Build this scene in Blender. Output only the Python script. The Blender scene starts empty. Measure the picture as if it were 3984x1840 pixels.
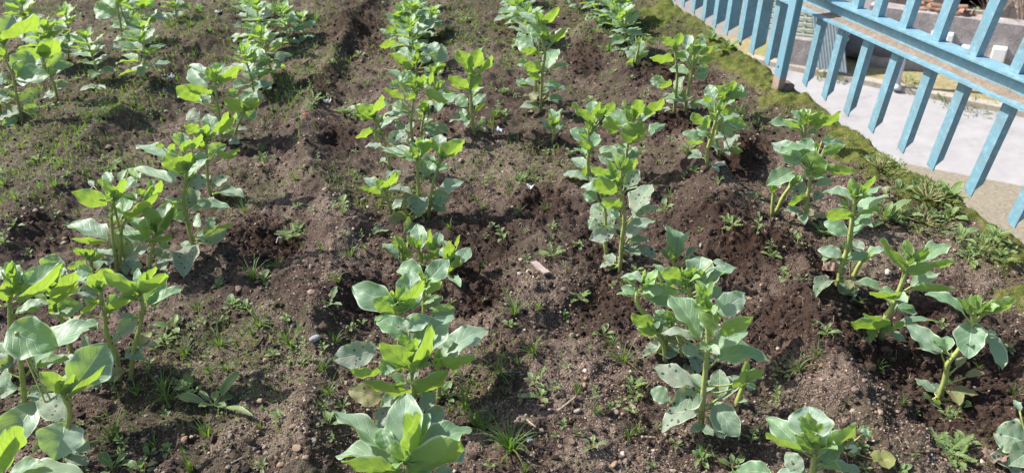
import bpy, math, random
import numpy as np
from mathutils import Vector

random.seed(7)
RNG = np.random.default_rng(11)
SC = bpy.context.scene
COL = SC.collection

# ------------------------------------------------------------------ camera
F = 2861.0
CX, CY = 1992.0, 920.0          # centre of the 3984 x 1840 photograph
H = 1.40


def cam_basis(pitch, roll, yaw):
    p, r, a = [math.radians(v) for v in (pitch, roll, yaw)]
    f = np.array([0, math.cos(p), -math.sin(p)])
    u = np.array([0, math.sin(p), math.cos(p)])
    x = np.array([1.0, 0, 0])
    R = x * math.cos(r) - u * math.sin(r)
    U = u * math.cos(r) + x * math.sin(r)
    rot = np.array([[math.cos(a), -math.sin(a), 0], [math.sin(a), math.cos(a), 0], [0, 0, 1]])
    return rot @ R, rot @ U, rot @ f


CR, CU, CF = cam_basis(34, 5.5, -3.4)
CC = np.array([0, 0, H])


def ray(px, py):
    return CF + CR * (px - CX) / F - CU * (py - CY) / F


def at_depth(px, py, d):
    return CC + ray(px, py) * d


def on_level(px, py, z=0.0):
    d = ray(px, py)
    return CC + d * ((z - H) / d[2])


def to_px(P):
    d = np.asarray(P) - CC
    z = d @ CF
    return CX + F * (d @ CR) / z, CY - F * (d @ CU) / z, z


D = 1.5466                       # overview pixels -> photograph pixels


def gD(x, y, z=0.0):
    return on_level(x * D, y * D, z)


cam = bpy.data.cameras.new('camera')
cam.sensor_width = 36.0
cam.lens = 36.0 * F / 3984.0
cam.clip_start = 0.02
cam.clip_end = 500
cam.dof.use_dof = True
cam.dof.focus_distance = 2.15
cam.dof.aperture_fstop = 4.5
co = bpy.data.objects.new('camera', cam)
COL.objects.link(co)
from mathutils import Matrix
M = Matrix(((CR[0], CU[0], -CF[0], CC[0]), (CR[1], CU[1], -CF[1], CC[1]), (CR[2], CU[2], -CF[2], CC[2]), (0, 0, 0, 1)))
co.matrix_world = M
SC.camera = co

# ------------------------------------------------------------------ light
SUN = np.array([-0.60, 0.33, 0.73])
SUN /= np.linalg.norm(SUN)
w = bpy.data.worlds.new('World')
SC.world = w
w.use_nodes = True
nt = w.node_tree
nt.nodes.clear()
sky = nt.nodes.new('ShaderNodeTexSky')
sky.sky_type = 'NISHITA'
sky.sun_disc = False
sky.sun_elevation = math.asin(SUN[2])
sky.sun_rotation = math.atan2(SUN[0], SUN[1])
sky.air_density = 1.0
sky.dust_density = 2.0
bg = nt.nodes.new('ShaderNodeBackground')
bg.inputs['Strength'].default_value = 0.13
ow = nt.nodes.new('ShaderNodeOutputWorld')
nt.links.new(sky.outputs[0], bg.inputs[0])
nt.links.new(bg.outputs[0], ow.inputs[0])
sl = bpy.data.lights.new('sun', 'SUN')
sl.energy = 5.0
sl.angle = math.radians(0.53)
sl.color = (1.0, 0.955, 0.88)
so = bpy.data.objects.new('sun', sl)
COL.objects.link(so)
so.location = (-6, 4, 8)
so.rotation_euler = Vector(-SUN).to_track_quat('-Z', 'Y').to_euler()
SC.view_settings.view_transform = 'Standard'
SC.view_settings.look = 'None'
SC.view_settings.exposure = 0.9
SC.view_settings.gamma = 1.0


# ------------------------------------------------------------------ helpers
def tag(o, label=None, cat=None, group=None, kind=None):
    if label: o['label'] = label
    if cat: o['category'] = cat
    if group: o['group'] = group
    if kind: o['kind'] = kind
    return o


def empty(name, loc, rz=0.0):
    o = bpy.data.objects.new(name, None)
    o.empty_display_size = 0.05
    o.location = loc
    o.rotation_euler = (0, 0, rz)
    COL.objects.link(o)
    return o


def mesh_obj(name, V, Fc, mats, parent=None, smooth=True, mat_idx=None, uv=None, col=None, loc=None):
    """V (n,3) world or local coordinates; uv and col per vertex."""
    V = np.asarray(V, float)
    me = bpy.data.meshes.new(name)
    if isinstance(Fc, np.ndarray):
        k = Fc.shape[1]
        me.vertices.add(len(V))
        me.vertices.foreach_set('co', V.astype(np.float32).ravel())
        me.loops.add(Fc.size)
        me.loops.foreach_set('vertex_index', Fc.astype(np.int32).ravel())
        me.polygons.add(len(Fc))
        me.polygons.foreach_set('loop_start', np.arange(0, Fc.size, k, dtype=np.int32))
        me.update(calc_edges=True)
    else:
        me.from_pydata(V.tolist(), [], Fc)
    n = len(me.polygons)
    me.polygons.foreach_set('use_smooth', np.full(n, bool(smooth)))
    if not isinstance(mats, (list, tuple)): mats = [mats]
    for m in mats: me.materials.append(m)
    if mat_idx is not None:
        me.polygons.foreach_set('material_index', np.asarray(mat_idx, dtype=np.int32))
    if uv is not None or col is not None:
        vi = np.empty(len(me.loops), dtype=np.int32)
        me.loops.foreach_get('vertex_index', vi)
    if uv is not None:
        l = me.uv_layers.new(name='UVMap')
        l.data.foreach_set('uv', np.asarray(uv, np.float32)[vi].ravel())
    if col is not None:
        a = me.attributes.new('data', 'FLOAT_COLOR', 'POINT')
        a.data.foreach_set('color', np.asarray(col, np.float32).ravel())
    me.validate()
    me.update()
    o = bpy.data.objects.new(name, me)
    COL.objects.link(o)
    if parent is not None: o.parent = parent
    if loc is not None: o.location = loc
    return o


class MB:
    """collects pieces that become ONE mesh"""
    def __init__(s):
        s.V = []; s.F = []; s.M = []; s.UV = []; s.C = []; s.n = 0

    def add(s, V, Fc, mi=0, uv=None, col=None):
        V = np.asarray(V, float).reshape(-1, 3)
        s.V.append(V)
        for f in Fc: s.F.append([int(i) + s.n for i in f])
        s.M += [mi] * len(Fc)
        s.UV.append(np.zeros((len(V), 2)) if uv is None else np.asarray(uv, float))
        c = np.zeros((len(V), 4)) if col is None else np.asarray(col, float)
        if c.ndim == 1: c = np.tile(c, (len(V), 1))
        s.C.append(c)
        s.n += len(V)

    def box(s, c, sx, sy, sz, ax=None, bev=0.0, mi=0, col=None):
        """box about centre c with half sizes, axes ax (3 rows)"""
        ax = np.eye(3) if ax is None else np.asarray(ax)
        b = min(bev, 0.45 * min(sx, sy, sz) * 2)
        if b <= 0:
            P = np.array([[i, j, k] for i in (-1, 1) for j in (-1, 1) for k in (-1, 1)], float) * (sx, sy, sz)
            Fc = [(0, 1, 3, 2), (4, 6, 7, 5), (0, 4, 5, 1), (2, 3, 7, 6), (0, 2, 6, 4), (1, 5, 7, 3)]
            s.add(np.asarray(c) + P @ ax, Fc, mi, col=col)
            return
        P = []; idx = {}
        for i in (-1, 1):
            for j in (-1, 1):
                for k in (-1, 1):
                    idx[i, j, k, 0] = len(P); P.append([i * sx, j * (sy - b), k * (sz - b)])
                    idx[i, j, k, 1] = len(P); P.append([i * (sx - b), j * sy, k * (sz - b)])
                    idx[i, j, k, 2] = len(P); P.append([i * (sx - b), j * (sy - b), k * sz])
        Fc = []
        q = ((-1, -1), (1, -1), (1, 1), (-1, 1))
        for i in (-1, 1):
            f = [idx[i, a, bb, 0] for a, bb in q]; Fc.append(f if i > 0 else f[::-1])
            f = [idx[bb, i, a, 1] for a, bb in q]; Fc.append(f if i > 0 else f[::-1])
            f = [idx[a, bb, i, 2] for a, bb in q]; Fc.append(f if i > 0 else f[::-1])
        for i in (-1, 1):
            for j in (-1, 1):
                f = [idx[i, j, -1, 0], idx[i, j, -1, 1], idx[i, j, 1, 1], idx[i, j, 1, 0]]
                Fc.append(f if i * j > 0 else f[::-1])
                f = [idx[-1, i, j, 1], idx[-1, i, j, 2], idx[1, i, j, 2], idx[1, i, j, 1]]
                Fc.append(f if i * j > 0 else f[::-1])
                f = [idx[i, -1, j, 2], idx[i, -1, j, 0], idx[i, 1, j, 0], idx[i, 1, j, 2]]
                Fc.append(f if i * j > 0 else f[::-1])
                for k in (-1, 1):
                    f = [idx[i, j, k, 0], idx[i, j, k, 1], idx[i, j, k, 2]]
                    Fc.append(f if i * j * k > 0 else f[::-1])
        s.add(np.asarray(c) + np.array(P) @ ax, Fc, mi, col=col)

    def tube(s, pts, rad, n=8, mi=0, col=None, cap=True, sq=0.0):
        pts = np.asarray(pts, float)
        m = len(pts)
        rad = np.broadcast_to(np.asarray(rad, float), (m,))
        T = np.gradient(pts, axis=0)
        T /= np.linalg.norm(T, axis=1)[:, None] + 1e-12
        up = np.array([0, 0, 1.0]) if abs(T[0][2]) < 0.9 else np.array([1.0, 0, 0])
        a = np.cross(T[0], up); a /= np.linalg.norm(a)
        V = []; uv = []
        ang = np.arange(n) * 2 * math.pi / n
        rr = 1.0 - sq * np.cos(2 * ang) ** 2 + 0 * ang
        for i in range(m):
            a = a - T[i] * (a @ T[i]); a /= np.linalg.norm(a)
            b = np.cross(T[i], a)
            V.append(pts[i] + rad[i] * (np.outer(np.cos(ang) * rr, a) + np.outer(np.sin(ang) * rr, b)))
            uv.append(np.stack([np.full(n, i / max(1, m - 1)), ang / 6.283], 1))
        V = np.concatenate(V); uv = np.concatenate(uv)
        Fc = [(i * n + j, i * n + (j + 1) % n, (i + 1) * n + (j + 1) % n, (i + 1) * n + j) for i in range(m - 1) for j in range(n)]
        if cap:
            Fc.append(tuple(range(n))[::-1]); Fc.append(tuple(range((m - 1) * n, m * n)))
        s.add(V, Fc, mi, uv=uv, col=col)

    def build(s, name, mats, parent=None, smooth=True, loc=None, origin=None):
        V = np.concatenate(s.V)
        if origin is not None: V = V - np.asarray(origin)
        return mesh_obj(name, V, s.F, mats, parent, smooth, s.M, np.concatenate(s.UV), np.concatenate(s.C), loc)


def catmull(P, n):
    P = np.asarray(P, float)
    if len(P) == 2:
        t = np.linspace(0, 1, n)[:, None]
        return P[0] * (1 - t) + P[1] * t
    Q = np.vstack([2 * P[0] - P[1], P, 2 * P[-1] - P[-2]])
    out = []
    m = len(P) - 1
    for t in np.linspace(0, m, n):
        i = min(int(t), m - 1); f = t - i
        p0, p1, p2, p3 = Q[i:i + 4]
        out.append(0.5 * (2 * p1 + (p2 - p0) * f + (2 * p0 - 5 * p1 + 4 * p2 - p3) * f * f + (3 * p1 - p0 - 3 * p2 + p3) * f ** 3))
    return np.array(out)


# numpy value noise -------------------------------------------------
def _h(i, j, s):
    n = (i.astype(np.int64) * 374761393 + j.astype(np.int64) * 668265263 + s * 974634257) & 0xffffffff
    n = ((n ^ (n >> 13)) * 1274126177) & 0xffffffff
    n = (n ^ (n >> 16)) & 0xffffffff
    return n / 4294967295.0


def vnoise(x, y, s=0):
    x = np.asarray(x, float); y = np.asarray(y, float)
    i = np.floor(x); j = np.floor(y)
    f = x - i; g = y - j
    f = f * f * f * (f * (6 * f - 15) + 10); g = g * g * g * (g * (6 * g - 15) + 10)
    a = _h(i, j, s); b = _h(i + 1, j, s); c = _h(i, j + 1, s); d = _h(i + 1, j + 1, s)
    return (a * (1 - f) + b * f) * (1 - g) + (c * (1 - f) + d * f) * g


def fbm(x, y, s=0, o=4, rough=0.5):
    r = 0; a = 1; t = 0
    for k in range(o):
        c, sn = math.cos(0.6 + k), math.sin(0.6 + k)
        r = r + a * vnoise(x * c - y * sn, x * sn + y * c, s + 17 * k); t += a
        a *= rough; x = x * 2.03; y = y * 2.03
    return r / t


def cells(x, y, s=0):
    """distance to nearest feature point and its random value"""
    i0 = np.floor(x); j0 = np.floor(y)
    best = np.full(np.shape(x), 9.0); val = np.zeros(np.shape(x))
    for di in (-1, 0, 1):
        for dj in (-1, 0, 1):
            i = i0 + di; j = j0 + dj
            dx = i + _h(i, j, s) - x; dy = j + _h(i, j, s + 5) - y
            d = dx * dx + dy * dy
            v = _h(i, j, s + 9)
            m = d < best
            best = np.where(m, d, best); val = np.where(m, v, val)
    return np.sqrt(best), val


# ------------------------------------------------------------------ node helper
class NM:
    def __init__(s, name):
        s.m = bpy.data.materials.new(name)
        s.m.use_nodes = True
        s.t = s.m.node_tree
        s.t.nodes.clear()
        s.out = s.t.nodes.new('ShaderNodeOutputMaterial')

    def n(s, typ, **kw):
        nd = s.t.nodes.new('ShaderNode' + typ)
        for k, v in kw.items():
            if k.startswith('i_'):
                key = k[2:]
                nd.inputs[int(key) if key.isdigit() else key.replace('_', ' ')].default_value = v
            else:
                setattr(nd, k, v)
        return nd

    def l(s, a, b):
        s.t.links.new(a, b)

    def val(s, sock, v):
        if isinstance(v, (int, float)): sock.default_value = v
        elif isinstance(v, tuple): sock.default_value = v if len(v) == 4 else (*v, 1)
        else: s.l(v, sock)

    def math(s, op, a, b=0.0, c=0.0, clamp=False):
        nd = s.n('Math', operation=op, use_clamp=clamp)
        s.val(nd.inputs[0], a); s.val(nd.inputs[1], b)
        if op in ('MULTIPLY_ADD', 'SMOOTH_MIN'): s.val(nd.inputs[2], c)
        return nd.outputs[0]

    def mix(s, f, a, b, blend='MIX'):
        nd = s.n('Mix', data_type='RGBA', blend_type=blend, clamp_factor=True)
        s.val(nd.inputs[0], f); s.val(nd.inputs[6], a); s.val(nd.inputs[7], b)
        return nd.outputs[2]

    def ramp(s, f, stops):
        nd = s.n('ValToRGB')
        e = nd.color_ramp.elements
        while len(e) < len(stops): e.new(0.5)
        for k, (p, c) in enumerate(stops):
            e[k].position = p
            e[k].color = (c, c, c, 1) if isinstance(c, (int, float)) else (*c, 1)
        s.val(nd.inputs[0], f)
        return nd.outputs[0]

    def noise(s, scale, detail=4, rough=0.55, vec=None, dist=0.0):
        nd = s.n('TexNoise')
        nd.inputs['Scale'].default_value = scale
        nd.inputs['Detail'].default_value = detail
        nd.inputs['Roughness'].default_value = rough
        nd.inputs['Distortion'].default_value = dist
        if vec is not None: s.l(vec, nd.inputs['Vector'])
        return nd.outputs['Fac']

    def coord(s, which='Object'):
        return s.n('TexCoord').outputs[which]

    def attr(s, name='data'):
        nd = s.n('Attribute', attribute_name=name)
        sp = s.n('SeparateColor')
        s.l(nd.outputs['Color'], sp.inputs[0])
        return sp.outputs[0], sp.outputs[1], sp.outputs[2], nd.outputs['Alpha']

    def bump(s, h, strength=0.4, dist=0.01):
        nd = s.n('Bump')
        nd.inputs['Strength'].default_value = strength
        nd.inputs['Distance'].default_value = dist
        s.l(h, nd.inputs['Height'])
        return nd.outputs[0]

    def pbr(s, col, rough=0.7, spec=0.3, normal=None, metal=0.0, out=True):
        p = s.n('BsdfPrincipled')
        s.val(p.inputs['Base Color'], col); s.val(p.inputs['Roughness'], rough)
        s.val(p.inputs['Specular IOR Level'], spec); s.val(p.inputs['Metallic'], metal)
        if normal is not None: s.l(normal, p.inputs['Normal'])
        if out: s.l(p.outputs[0], s.out.inputs[0])
        return p
# ------------------------------------------------------------------ materials
def mat_soil():
    m = NM('soil')
    dug, moss, green, damp = m.attr()
    v = m.coord('Object')
    n1 = m.noise(7, 5, 0.6, v); n2 = m.noise(60, 5, 0.65, v); n3 = m.noise(420, 3, 0.6, v)
    vo = m.n('TexVoronoi', feature='F1'); vo.inputs['Scale'].default_value = 230; m.l(v, vo.inputs['Vector'])
    vo2 = m.n('TexVoronoi', feature='F1'); vo2.inputs['Scale'].default_value = 520; m.l(v, vo2.inputs['Vector'])
    sandy = m.mix(m.ramp(n2, [(0.3, 0), (0.7, 1)]), (0.058, 0.041, 0.033), (0.160, 0.122, 0.098))
    sandy = m.mix(m.ramp(n1, [(0.35, 0), (0.65, 1)]), sandy, (0.048, 0.032, 0.025))
    grit = m.n('SeparateColor'); m.l(vo2.outputs['Color'], grit.inputs[0])
    sandy = m.mix(m.ramp(grit.outputs[0], [(0.72, 0), (0.80, 0.7)]), sandy, (0.29, 0.225, 0.18))
    sandy = m.mix(m.ramp(grit.outputs[1], [(0.82, 0), (0.88, 0.7)]), sandy, (0.045, 0.034, 0.03))
    dark = m.mix(m.ramp(n2, [(0.3, 0), (0.72, 1)]), (0.015, 0.0088, 0.0064), (0.054, 0.030, 0.0215))
    c = m.mix(dug, sandy, dark)
    c = m.mix(m.math('MULTIPLY', damp, 0.75), c, (0.04, 0.028, 0.022))
    algae = m.mix(m.ramp(n3, [(0.35, 0), (0.65, 1)]), (0.05, 0.062, 0.022), (0.13, 0.15, 0.06))
    gm = m.math('MULTIPLY', green, m.ramp(n2, [(0.44, 0), (0.66, 0.55)]))
    c = m.mix(gm, c, algae)
    mo = m.mix(m.ramp(n3, [(0.3, 0), (0.7, 1)]), (0.060, 0.064, 0.016), (0.215, 0.195, 0.060))
    mo = m.mix(m.ramp(m.noise(25, 4, 0.6, v), [(0.38, 0), (0.6, 0.85)]), mo, (0.055, 0.072, 0.014))
    c = m.mix(moss, c, mo)
    hgt = m.math('ADD', m.math('MULTIPLY', n3, 0.5), m.math('MULTIPLY', n2, 1.0))
    hgt = m.math('ADD', hgt, m.math('MULTIPLY', vo.outputs['Distance'], -0.6))
    m.pbr(c, 0.92, 0.12, m.bump(hgt, 0.75, 0.006))
    return m.m


def mat_gravel(dark=False):
    m = NM('soil_crumb' if dark else 'gravel')
    r, g, b, a = m.attr()
    v = m.coord('Object')
    n = m.noise(500, 3, 0.6, v)
    if dark:
        c = m.ramp(r, [(0.0, (0.016, 0.0095, 0.0075)), (0.6, (0.042, 0.025, 0.019)), (1.0, (0.078, 0.05, 0.038))])
    else:
        c = m.ramp(r, [(0.0, (0.045, 0.028, 0.021)), (0.25, (0.085, 0.056, 0.042)), (0.46, (0.165, 0.117, 0.09)), (0.64, (0.22, 0.18, 0.155)), (0.80, (0.36, 0.285, 0.225)),
                       (0.93, (0.30, 0.18, 0.105)), (1.0, (0.55, 0.50, 0.45))])
    c = m.mix(m.ramp(n, [(0.35, 0.55), (0.65, 0)]), c, (0.07, 0.05, 0.04) if not dark else (0.014, 0.009, 0.007))
    m.pbr(c, 0.85, 0.25, m.bump(n, 0.5, 0.002))
    return m.m


def mat_leaf(name='bean_leaf', weed=False):
    """data: r age (spots, dust), g youth (yellow green), b random, a dryness"""
    m = NM(name)
    age, young, rnd, dry = m.attr()
    uv = m.n('UVMap', uv_map='UVMap').outputs[0]
    sp = m.n('SeparateXYZ'); m.l(uv, sp.inputs[0])
    u, vv = sp.outputs[0], sp.outputs[1]
    dv = m.math('ABSOLUTE', m.math('SUBTRACT', vv, 0.5))
    obj = m.coord('Object')
    wob = m.math('MULTIPLY', m.math('SUBTRACT', m.noise(60, 3, 0.5, obj), 0.5), 0.5)
    ph = m.math('ADD', m.math('SUBTRACT', m.math('MULTIPLY', u, 6.5), m.math('MULTIPLY', dv, 4.5)), wob)
    fr = m.math('ABSOLUTE', m.math('SUBTRACT', m.math('FRACT', ph), 0.5))
    side = m.ramp(fr, [(0.0, 1), (0.10, 0)])
    mid = m.ramp(dv, [(0.008, 1), (0.030, 0)])
    vein = m.math('MAXIMUM', m.math('MULTIPLY', side, 0.55), mid)
    edge = m.ramp(dv, [(0.440, 0), (0.472, 1)])
    n1 = m.noise(28, 4, 0.6, obj); n2 = m.noise(240, 3, 0.6, obj)
    # upper side: glaucous blue green
    if weed:
        up = m.mix(n1, (0.062, 0.125, 0.032), (0.125, 0.215, 0.062))
        lo = m.mix(n1, (0.08, 0.15, 0.04), (0.13, 0.21, 0.06))
        yc = (0.20, 0.29, 0.05)
        tr = (0.20, 0.36, 0.03)
    else:
        up = m.mix(n1, (0.098, 0.198, 0.120), (0.180, 0.310, 0.195))
        up = m.mix(m.math('MULTIPLY', m.math('MULTIPLY', rnd, rnd), 0.8), up, (0.36, 0.43, 0.385))  # some leaves paled at random: glaucous bloom plus sun glare put into the colour
        lo = m.mix(n1, (0.18, 0.285, 0.085), (0.25, 0.37, 0.12))
        yc = (0.24, 0.42, 0.075)
        tr = (0.42, 0.60, 0.060)
    up = m.mix(m.math('MULTIPLY', young, 0.95), up, yc)
    up = m.mix(m.math('MULTIPLY', vein, 0.75), up, (0.44, 0.56, 0.42))
    lo = m.mix(m.math('MULTIPLY', vein, 0.6), lo, (0.36, 0.47, 0.22))
    bf = m.n('NewGeometry').outputs['Backfacing']
    c = m.mix(bf, up, lo)
    c = m.mix(m.math('MULTIPLY', edge, 0.8), c, (0.60, 0.70, 0.50))
    # dust and weathering on old leaves
    dust = m.math('MULTIPLY', age, m.ramp(m.noise(70, 6, 0.72, obj), [(0.42, 0), (0.60, 0.9)]))
    c = m.mix(dust, c, (0.34, 0.30, 0.235))
    c = m.mix(m.math('MULTIPLY', dry, 0.9), c, m.mix(n1, (0.17, 0.145, 0.02), (0.31, 0.25, 0.07)))
    # brown spots
    vo = m.n('TexVoronoi', feature='F1'); vo.inputs['Scale'].default_value = 95; m.l(obj, vo.inputs['Vector'])
    vc = m.n('SeparateColor'); m.l(vo.outputs['Color'], vc.inputs[0])
    rad = m.math('MULTIPLY', m.math('SUBTRACT', vc.outputs[0], 0.40), 0.70)
    vd = m.math('ADD', vo.outputs['Distance'], m.math('MULTIPLY', m.math('SUBTRACT', n2, 0.5), 0.22))
    spot = m.math('LESS_THAN', vd, m.math('MULTIPLY', rad, m.ramp(age, [(0.10, 0.0), (0.7, 1.0)])))
    speck = m.math('MULTIPLY', m.math('LESS_THAN', m.noise(330, 1, 0.4, obj), 0.33), m.ramp(age, [(0.05, 0.25), (0.6, 0.75)]))
    c = m.mix(m.math('MULTIPLY', spot, 0.88), c, (0.030, 0.019, 0.016))
    c = m.mix(m.math('MULTIPLY', speck, 0.45), c, (0.07, 0.055, 0.03))
    hh = m.math('ADD', m.math('MULTIPLY', vein, -0.7), m.math('MULTIPLY', n1, 1.1))
    nb = m.bump(m.math('ADD', hh, m.math('MULTIPLY', n2, 0.25)), 0.55, 0.0025)
    rough = m.mix(age, (0.47,) * 3, (0.70,) * 3)
    p = m.pbr(c, 0.46, 0.55 if not weed else 0.4, nb, out=False)
    rs = m.n('SeparateColor'); m.l(rough, rs.inputs[0]); m.l(rs.outputs[0], p.inputs['Roughness'])
    t = m.n('BsdfTranslucent')
    tc = m.mix(m.math('MULTIPLY', vein, 0.6), tr, (0.13, 0.24, 0.02))
    tc = m.mix(m.ramp(m.noise(45, 4, 0.6, obj), [(0.35, 0.45), (0.65, 0)]), tc, (0.26, 0.45, 0.03))
    tc = m.mix(m.math('MULTIPLY', age, 0.65), tc, (0.15, 0.17, 0.05))
    tc = m.mix(m.math('MULTIPLY', spot, 0.9), tc, (0.02, 0.012, 0.006))
    tc = m.mix(m.math('MULTIPLY', dry, 0.7), tc, (0.32, 0.24, 0.03))
    m.val(t.inputs[0], tc); m.l(nb, t.inputs['Normal'])
    mx = m.n('MixShader'); mx.inputs[0].default_value = 0.38
    m.l(p.outputs[0], mx.inputs[1]); m.l(t.outputs[0], mx.inputs[2])
    m.l(mx.outputs[0], m.out.inputs[0])
    return m.m


def mat_stem():
    m = NM('bean_stem')
    r, g, b, a = m.attr()        # r: height up the stem 0..1
    v = m.coord('Object')
    n = m.noise(60, 4, 0.6, v)
    c = m.mix(n, (0.245, 0.285, 0.075), (0.37, 0.42, 0.135))
    c = m.mix(m.math('MULTIPLY', m.ramp(r, [(0.0, 1), (0.28, 0)]), 0.8), c, m.mix(n, (0.09, 0.065, 0.035), (0.27, 0.23, 0.11)))
    sk = m.ramp(m.noise(260, 2, 0.5, v), [(0.34, 0.6), (0.42, 0)])
    c = m.mix(sk, c, (0.10, 0.075, 0.03))
    p = m.pbr(c, 0.5, 0.4, m.bump(n, 0.25, 0.002))
    p.inputs['Subsurface Weight'].default_value = 0.12
    p.inputs['Subsurface Radius'].default_value = (0.004, 0.005, 0.001)
    return m.m


def mat_blue():
    m = NM('blue_paint')
    v = m.coord('Object')
    n1 = m.noise(5, 5, 0.6, v); n2 = m.noise(45, 5, 0.7, v); n3 = m.noise(160, 3, 0.6, v)
    c = m.mix(n1, (0.120, 0.250, 0.320), (0.178, 0.318, 0.390))
    c = m.mix(m.ramp(n2, [(0.48, 0), (0.70, 0.6)]), c, (0.30, 0.45, 0.52))
    scr = m.ramp(m.noise(13, 8, 0.78, v), [(0.625, 0), (0.66, 0.85)])
    c = m.mix(scr, c, (0.17, 0.13, 0.11))
    grime = m.ramp(m.noise(11, 7, 0.75, v), [(0.50, 0), (0.72, 0.75)])
    c = m.mix(grime, c, (0.17, 0.19, 0.19))
    sp = m.ramp(n3, [(0.27, 0.8), (0.31, 0)])
    c = m.mix(sp, c, (0.08, 0.06, 0.05))
    m.pbr(c, 0.38, 0.5, m.bump(m.math('ADD', n2, scr), 0.12, 0.002))
    return m.m


def mat_simple(name, c1, c2, scale=8, rough=0.8, bump=0.3, bd=0.005, spec=0.25, scale2=None, c3=None, th=0.6):
    m = NM(name)
    v = m.coord('Object')
    n = m.noise(scale, 6, 0.65, v)
    c = m.mix(m.ramp(n, [(0.32, 0), (0.68, 1)]), c1, c2)
    if c3 is not None:
        n2 = m.noise(scale2 or scale * 0.3, 5, 0.7, v)
        c = m.mix(m.ramp(n2, [(th, 0), (th + 0.12, 0.85)]), c, c3)
    nb = m.bump(m.noise(scale * 5, 5, 0.65, v), bump, bd) if bump else None
    m.pbr(c, rough, spec, nb)
    return m.m


M_SOIL = mat_soil(); M_GRAVEL = mat_gravel(); M_CRUMB = mat_gravel(True)
M_LEAF = mat_leaf(); M_WEED = mat_leaf('weed_leaf', True); M_STEM = mat_stem(); M_BLUE = mat_blue()
def mat_post():
    m = NM('post_paint')
    v = m.coord('Object')
    sp = m.n('SeparateXYZ'); m.l(v, sp.inputs[0])
    n2 = m.noise(45, 5, 0.7, v); n1 = m.noise(14, 4, 0.6, v)
    c = m.mix(m.noise(5, 5, 0.6, v), (0.120, 0.250, 0.320), (0.178, 0.318, 0.390))
    c = m.mix(m.ramp(m.noise(13, 8, 0.78, v), [(0.625, 0), (0.66, 0.85)]), c, (0.17, 0.13, 0.11))
    zz = m.math('ADD', sp.outputs[2], m.math('MULTIPLY', m.math('SUBTRACT', n1, 0.5), 0.16))
    bare = m.ramp(zz, [(0.098, 1), (0.104, 0)])
    rust = m.ramp(m.math('ADD', zz, m.math('MULTIPLY', sp.outputs[0], -0.4)), [(0.04, 1), (0.11, 0)])
    bc = m.mix(rust, m.mix(n2, (0.26, 0.20, 0.17), (0.36, 0.27, 0.22)), (0.055, 0.035, 0.028))
    c = m.mix(bare, c, bc)
    m.pbr(c, 0.5, 0.4, m.bump(n2, 0.2, 0.002))
    return m.m


M_POST = mat_post()
M_MORTAR = mat_simple('dried_sand', (0.17, 0.135, 0.108), (0.25, 0.205, 0.168), 40, 0.95, 0.8, 0.006)
# ------------------------------------------------------------------ ground relief
FA, FB = -0.109716, 1.828822          # fence line x = FA*y + FB


def fence_x(y): return FA * y + FB


def poly_g(pts): return np.array([gD(x, y)[:2] for x, y in pts])


RIDGES = [  # polyline (overview pixels), half width m, height m
    (poly_g([(880, 1190), (855, 1000), (840, 860), (815, 620), (810, 470), (790, 330), (850, 140), (905, 50), (935, -20)]), 0.085, 0.075),
    (poly_g([(20, 760), (60, 600), (190, 460), (270, 360), (380, 230), (490, 130), (560, 60), (600, 10)]), 0.11, 0.065),
    (poly_g([(1390, 1190), (1375, 900), (1330, 560), (1250, 350), (1210, 150), (1180, 60)]), 0.16, 0.035),
    (poly_g([(2270, 1190), (2190, 1020), (2120, 940), (1960, 720), (1760, 480), (1570, 170), (1480, 60)]), 0.11, 0.085),
    (poly_g([(560, 1190), (600, 1000)]), 0.1, 0.02),
]
PITS = [  # centre (overview px), radius m, height m (negative is a pit)
    (690, 625, .10, -.045), (862, 345, .055, -.06), (935, 750, .10, -.055), (1190, 640, .09, -.045), (1205, 745, .08, -.035),
    (1500, 790, .09, -.05), (1880, 385, .09, .075), (1700, 320, .1, -.03), (1860, 640, .13, .03), (2000, 860, .16, .045),
    (2240, 960, .09, -.065), (2310, 1060, .08, -.05), (2450, 970, .14, -.03), (1330, 535, .07, -.035), (905, 80, .10, .05),
    (880, 590, .07, .035), (800, 265, .08, .04), (1470, 480, .12, .03), (1560, 590, .08, -.03), (1480, 170, .1, .03), (2200, 800, .1, -.03),
    (2550, 1080, .1, .02), (1060, 640, .12, -.03), (470, 110, .12, .03), (90, 600, .1, .04), (640, 720, .07, .02)]
DUG = [  # dark freshly dug soil: centre, radii in overview px
    (650, 610, 110, 55), (860, 345, 55, 40), (935, 745, 75, 70), (1170, 650, 70, 110), (1215, 740, 85, 60), (1530, 790, 85, 80), (1880, 390, 65, 60),
    (1700, 320, 75, 45), (1890, 650, 170, 75), (2000, 840, 140, 95), (1760, 590, 90, 45), (2330, 880, 260, 95), (2420, 1000, 190, 95), (2190, 840, 110, 70),
    (1660, 190, 110, 40), (890, 70, 75, 70), (820, 230, 60, 45), (2300, 790, 170, 50), (1050, 720, 120, 60), (2060, 690, 60, 40), (1360, 530, 70, 50),
    (700, 60, 110, 24), (1480, 150, 60, 35), (2540, 1090, 90, 70), (110, 590, 80, 40), (1240, 620, 60, 60), (1840, 420, 70, 40), (1480, 640, 60, 50), (420, 545, 60, 30)]
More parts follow.
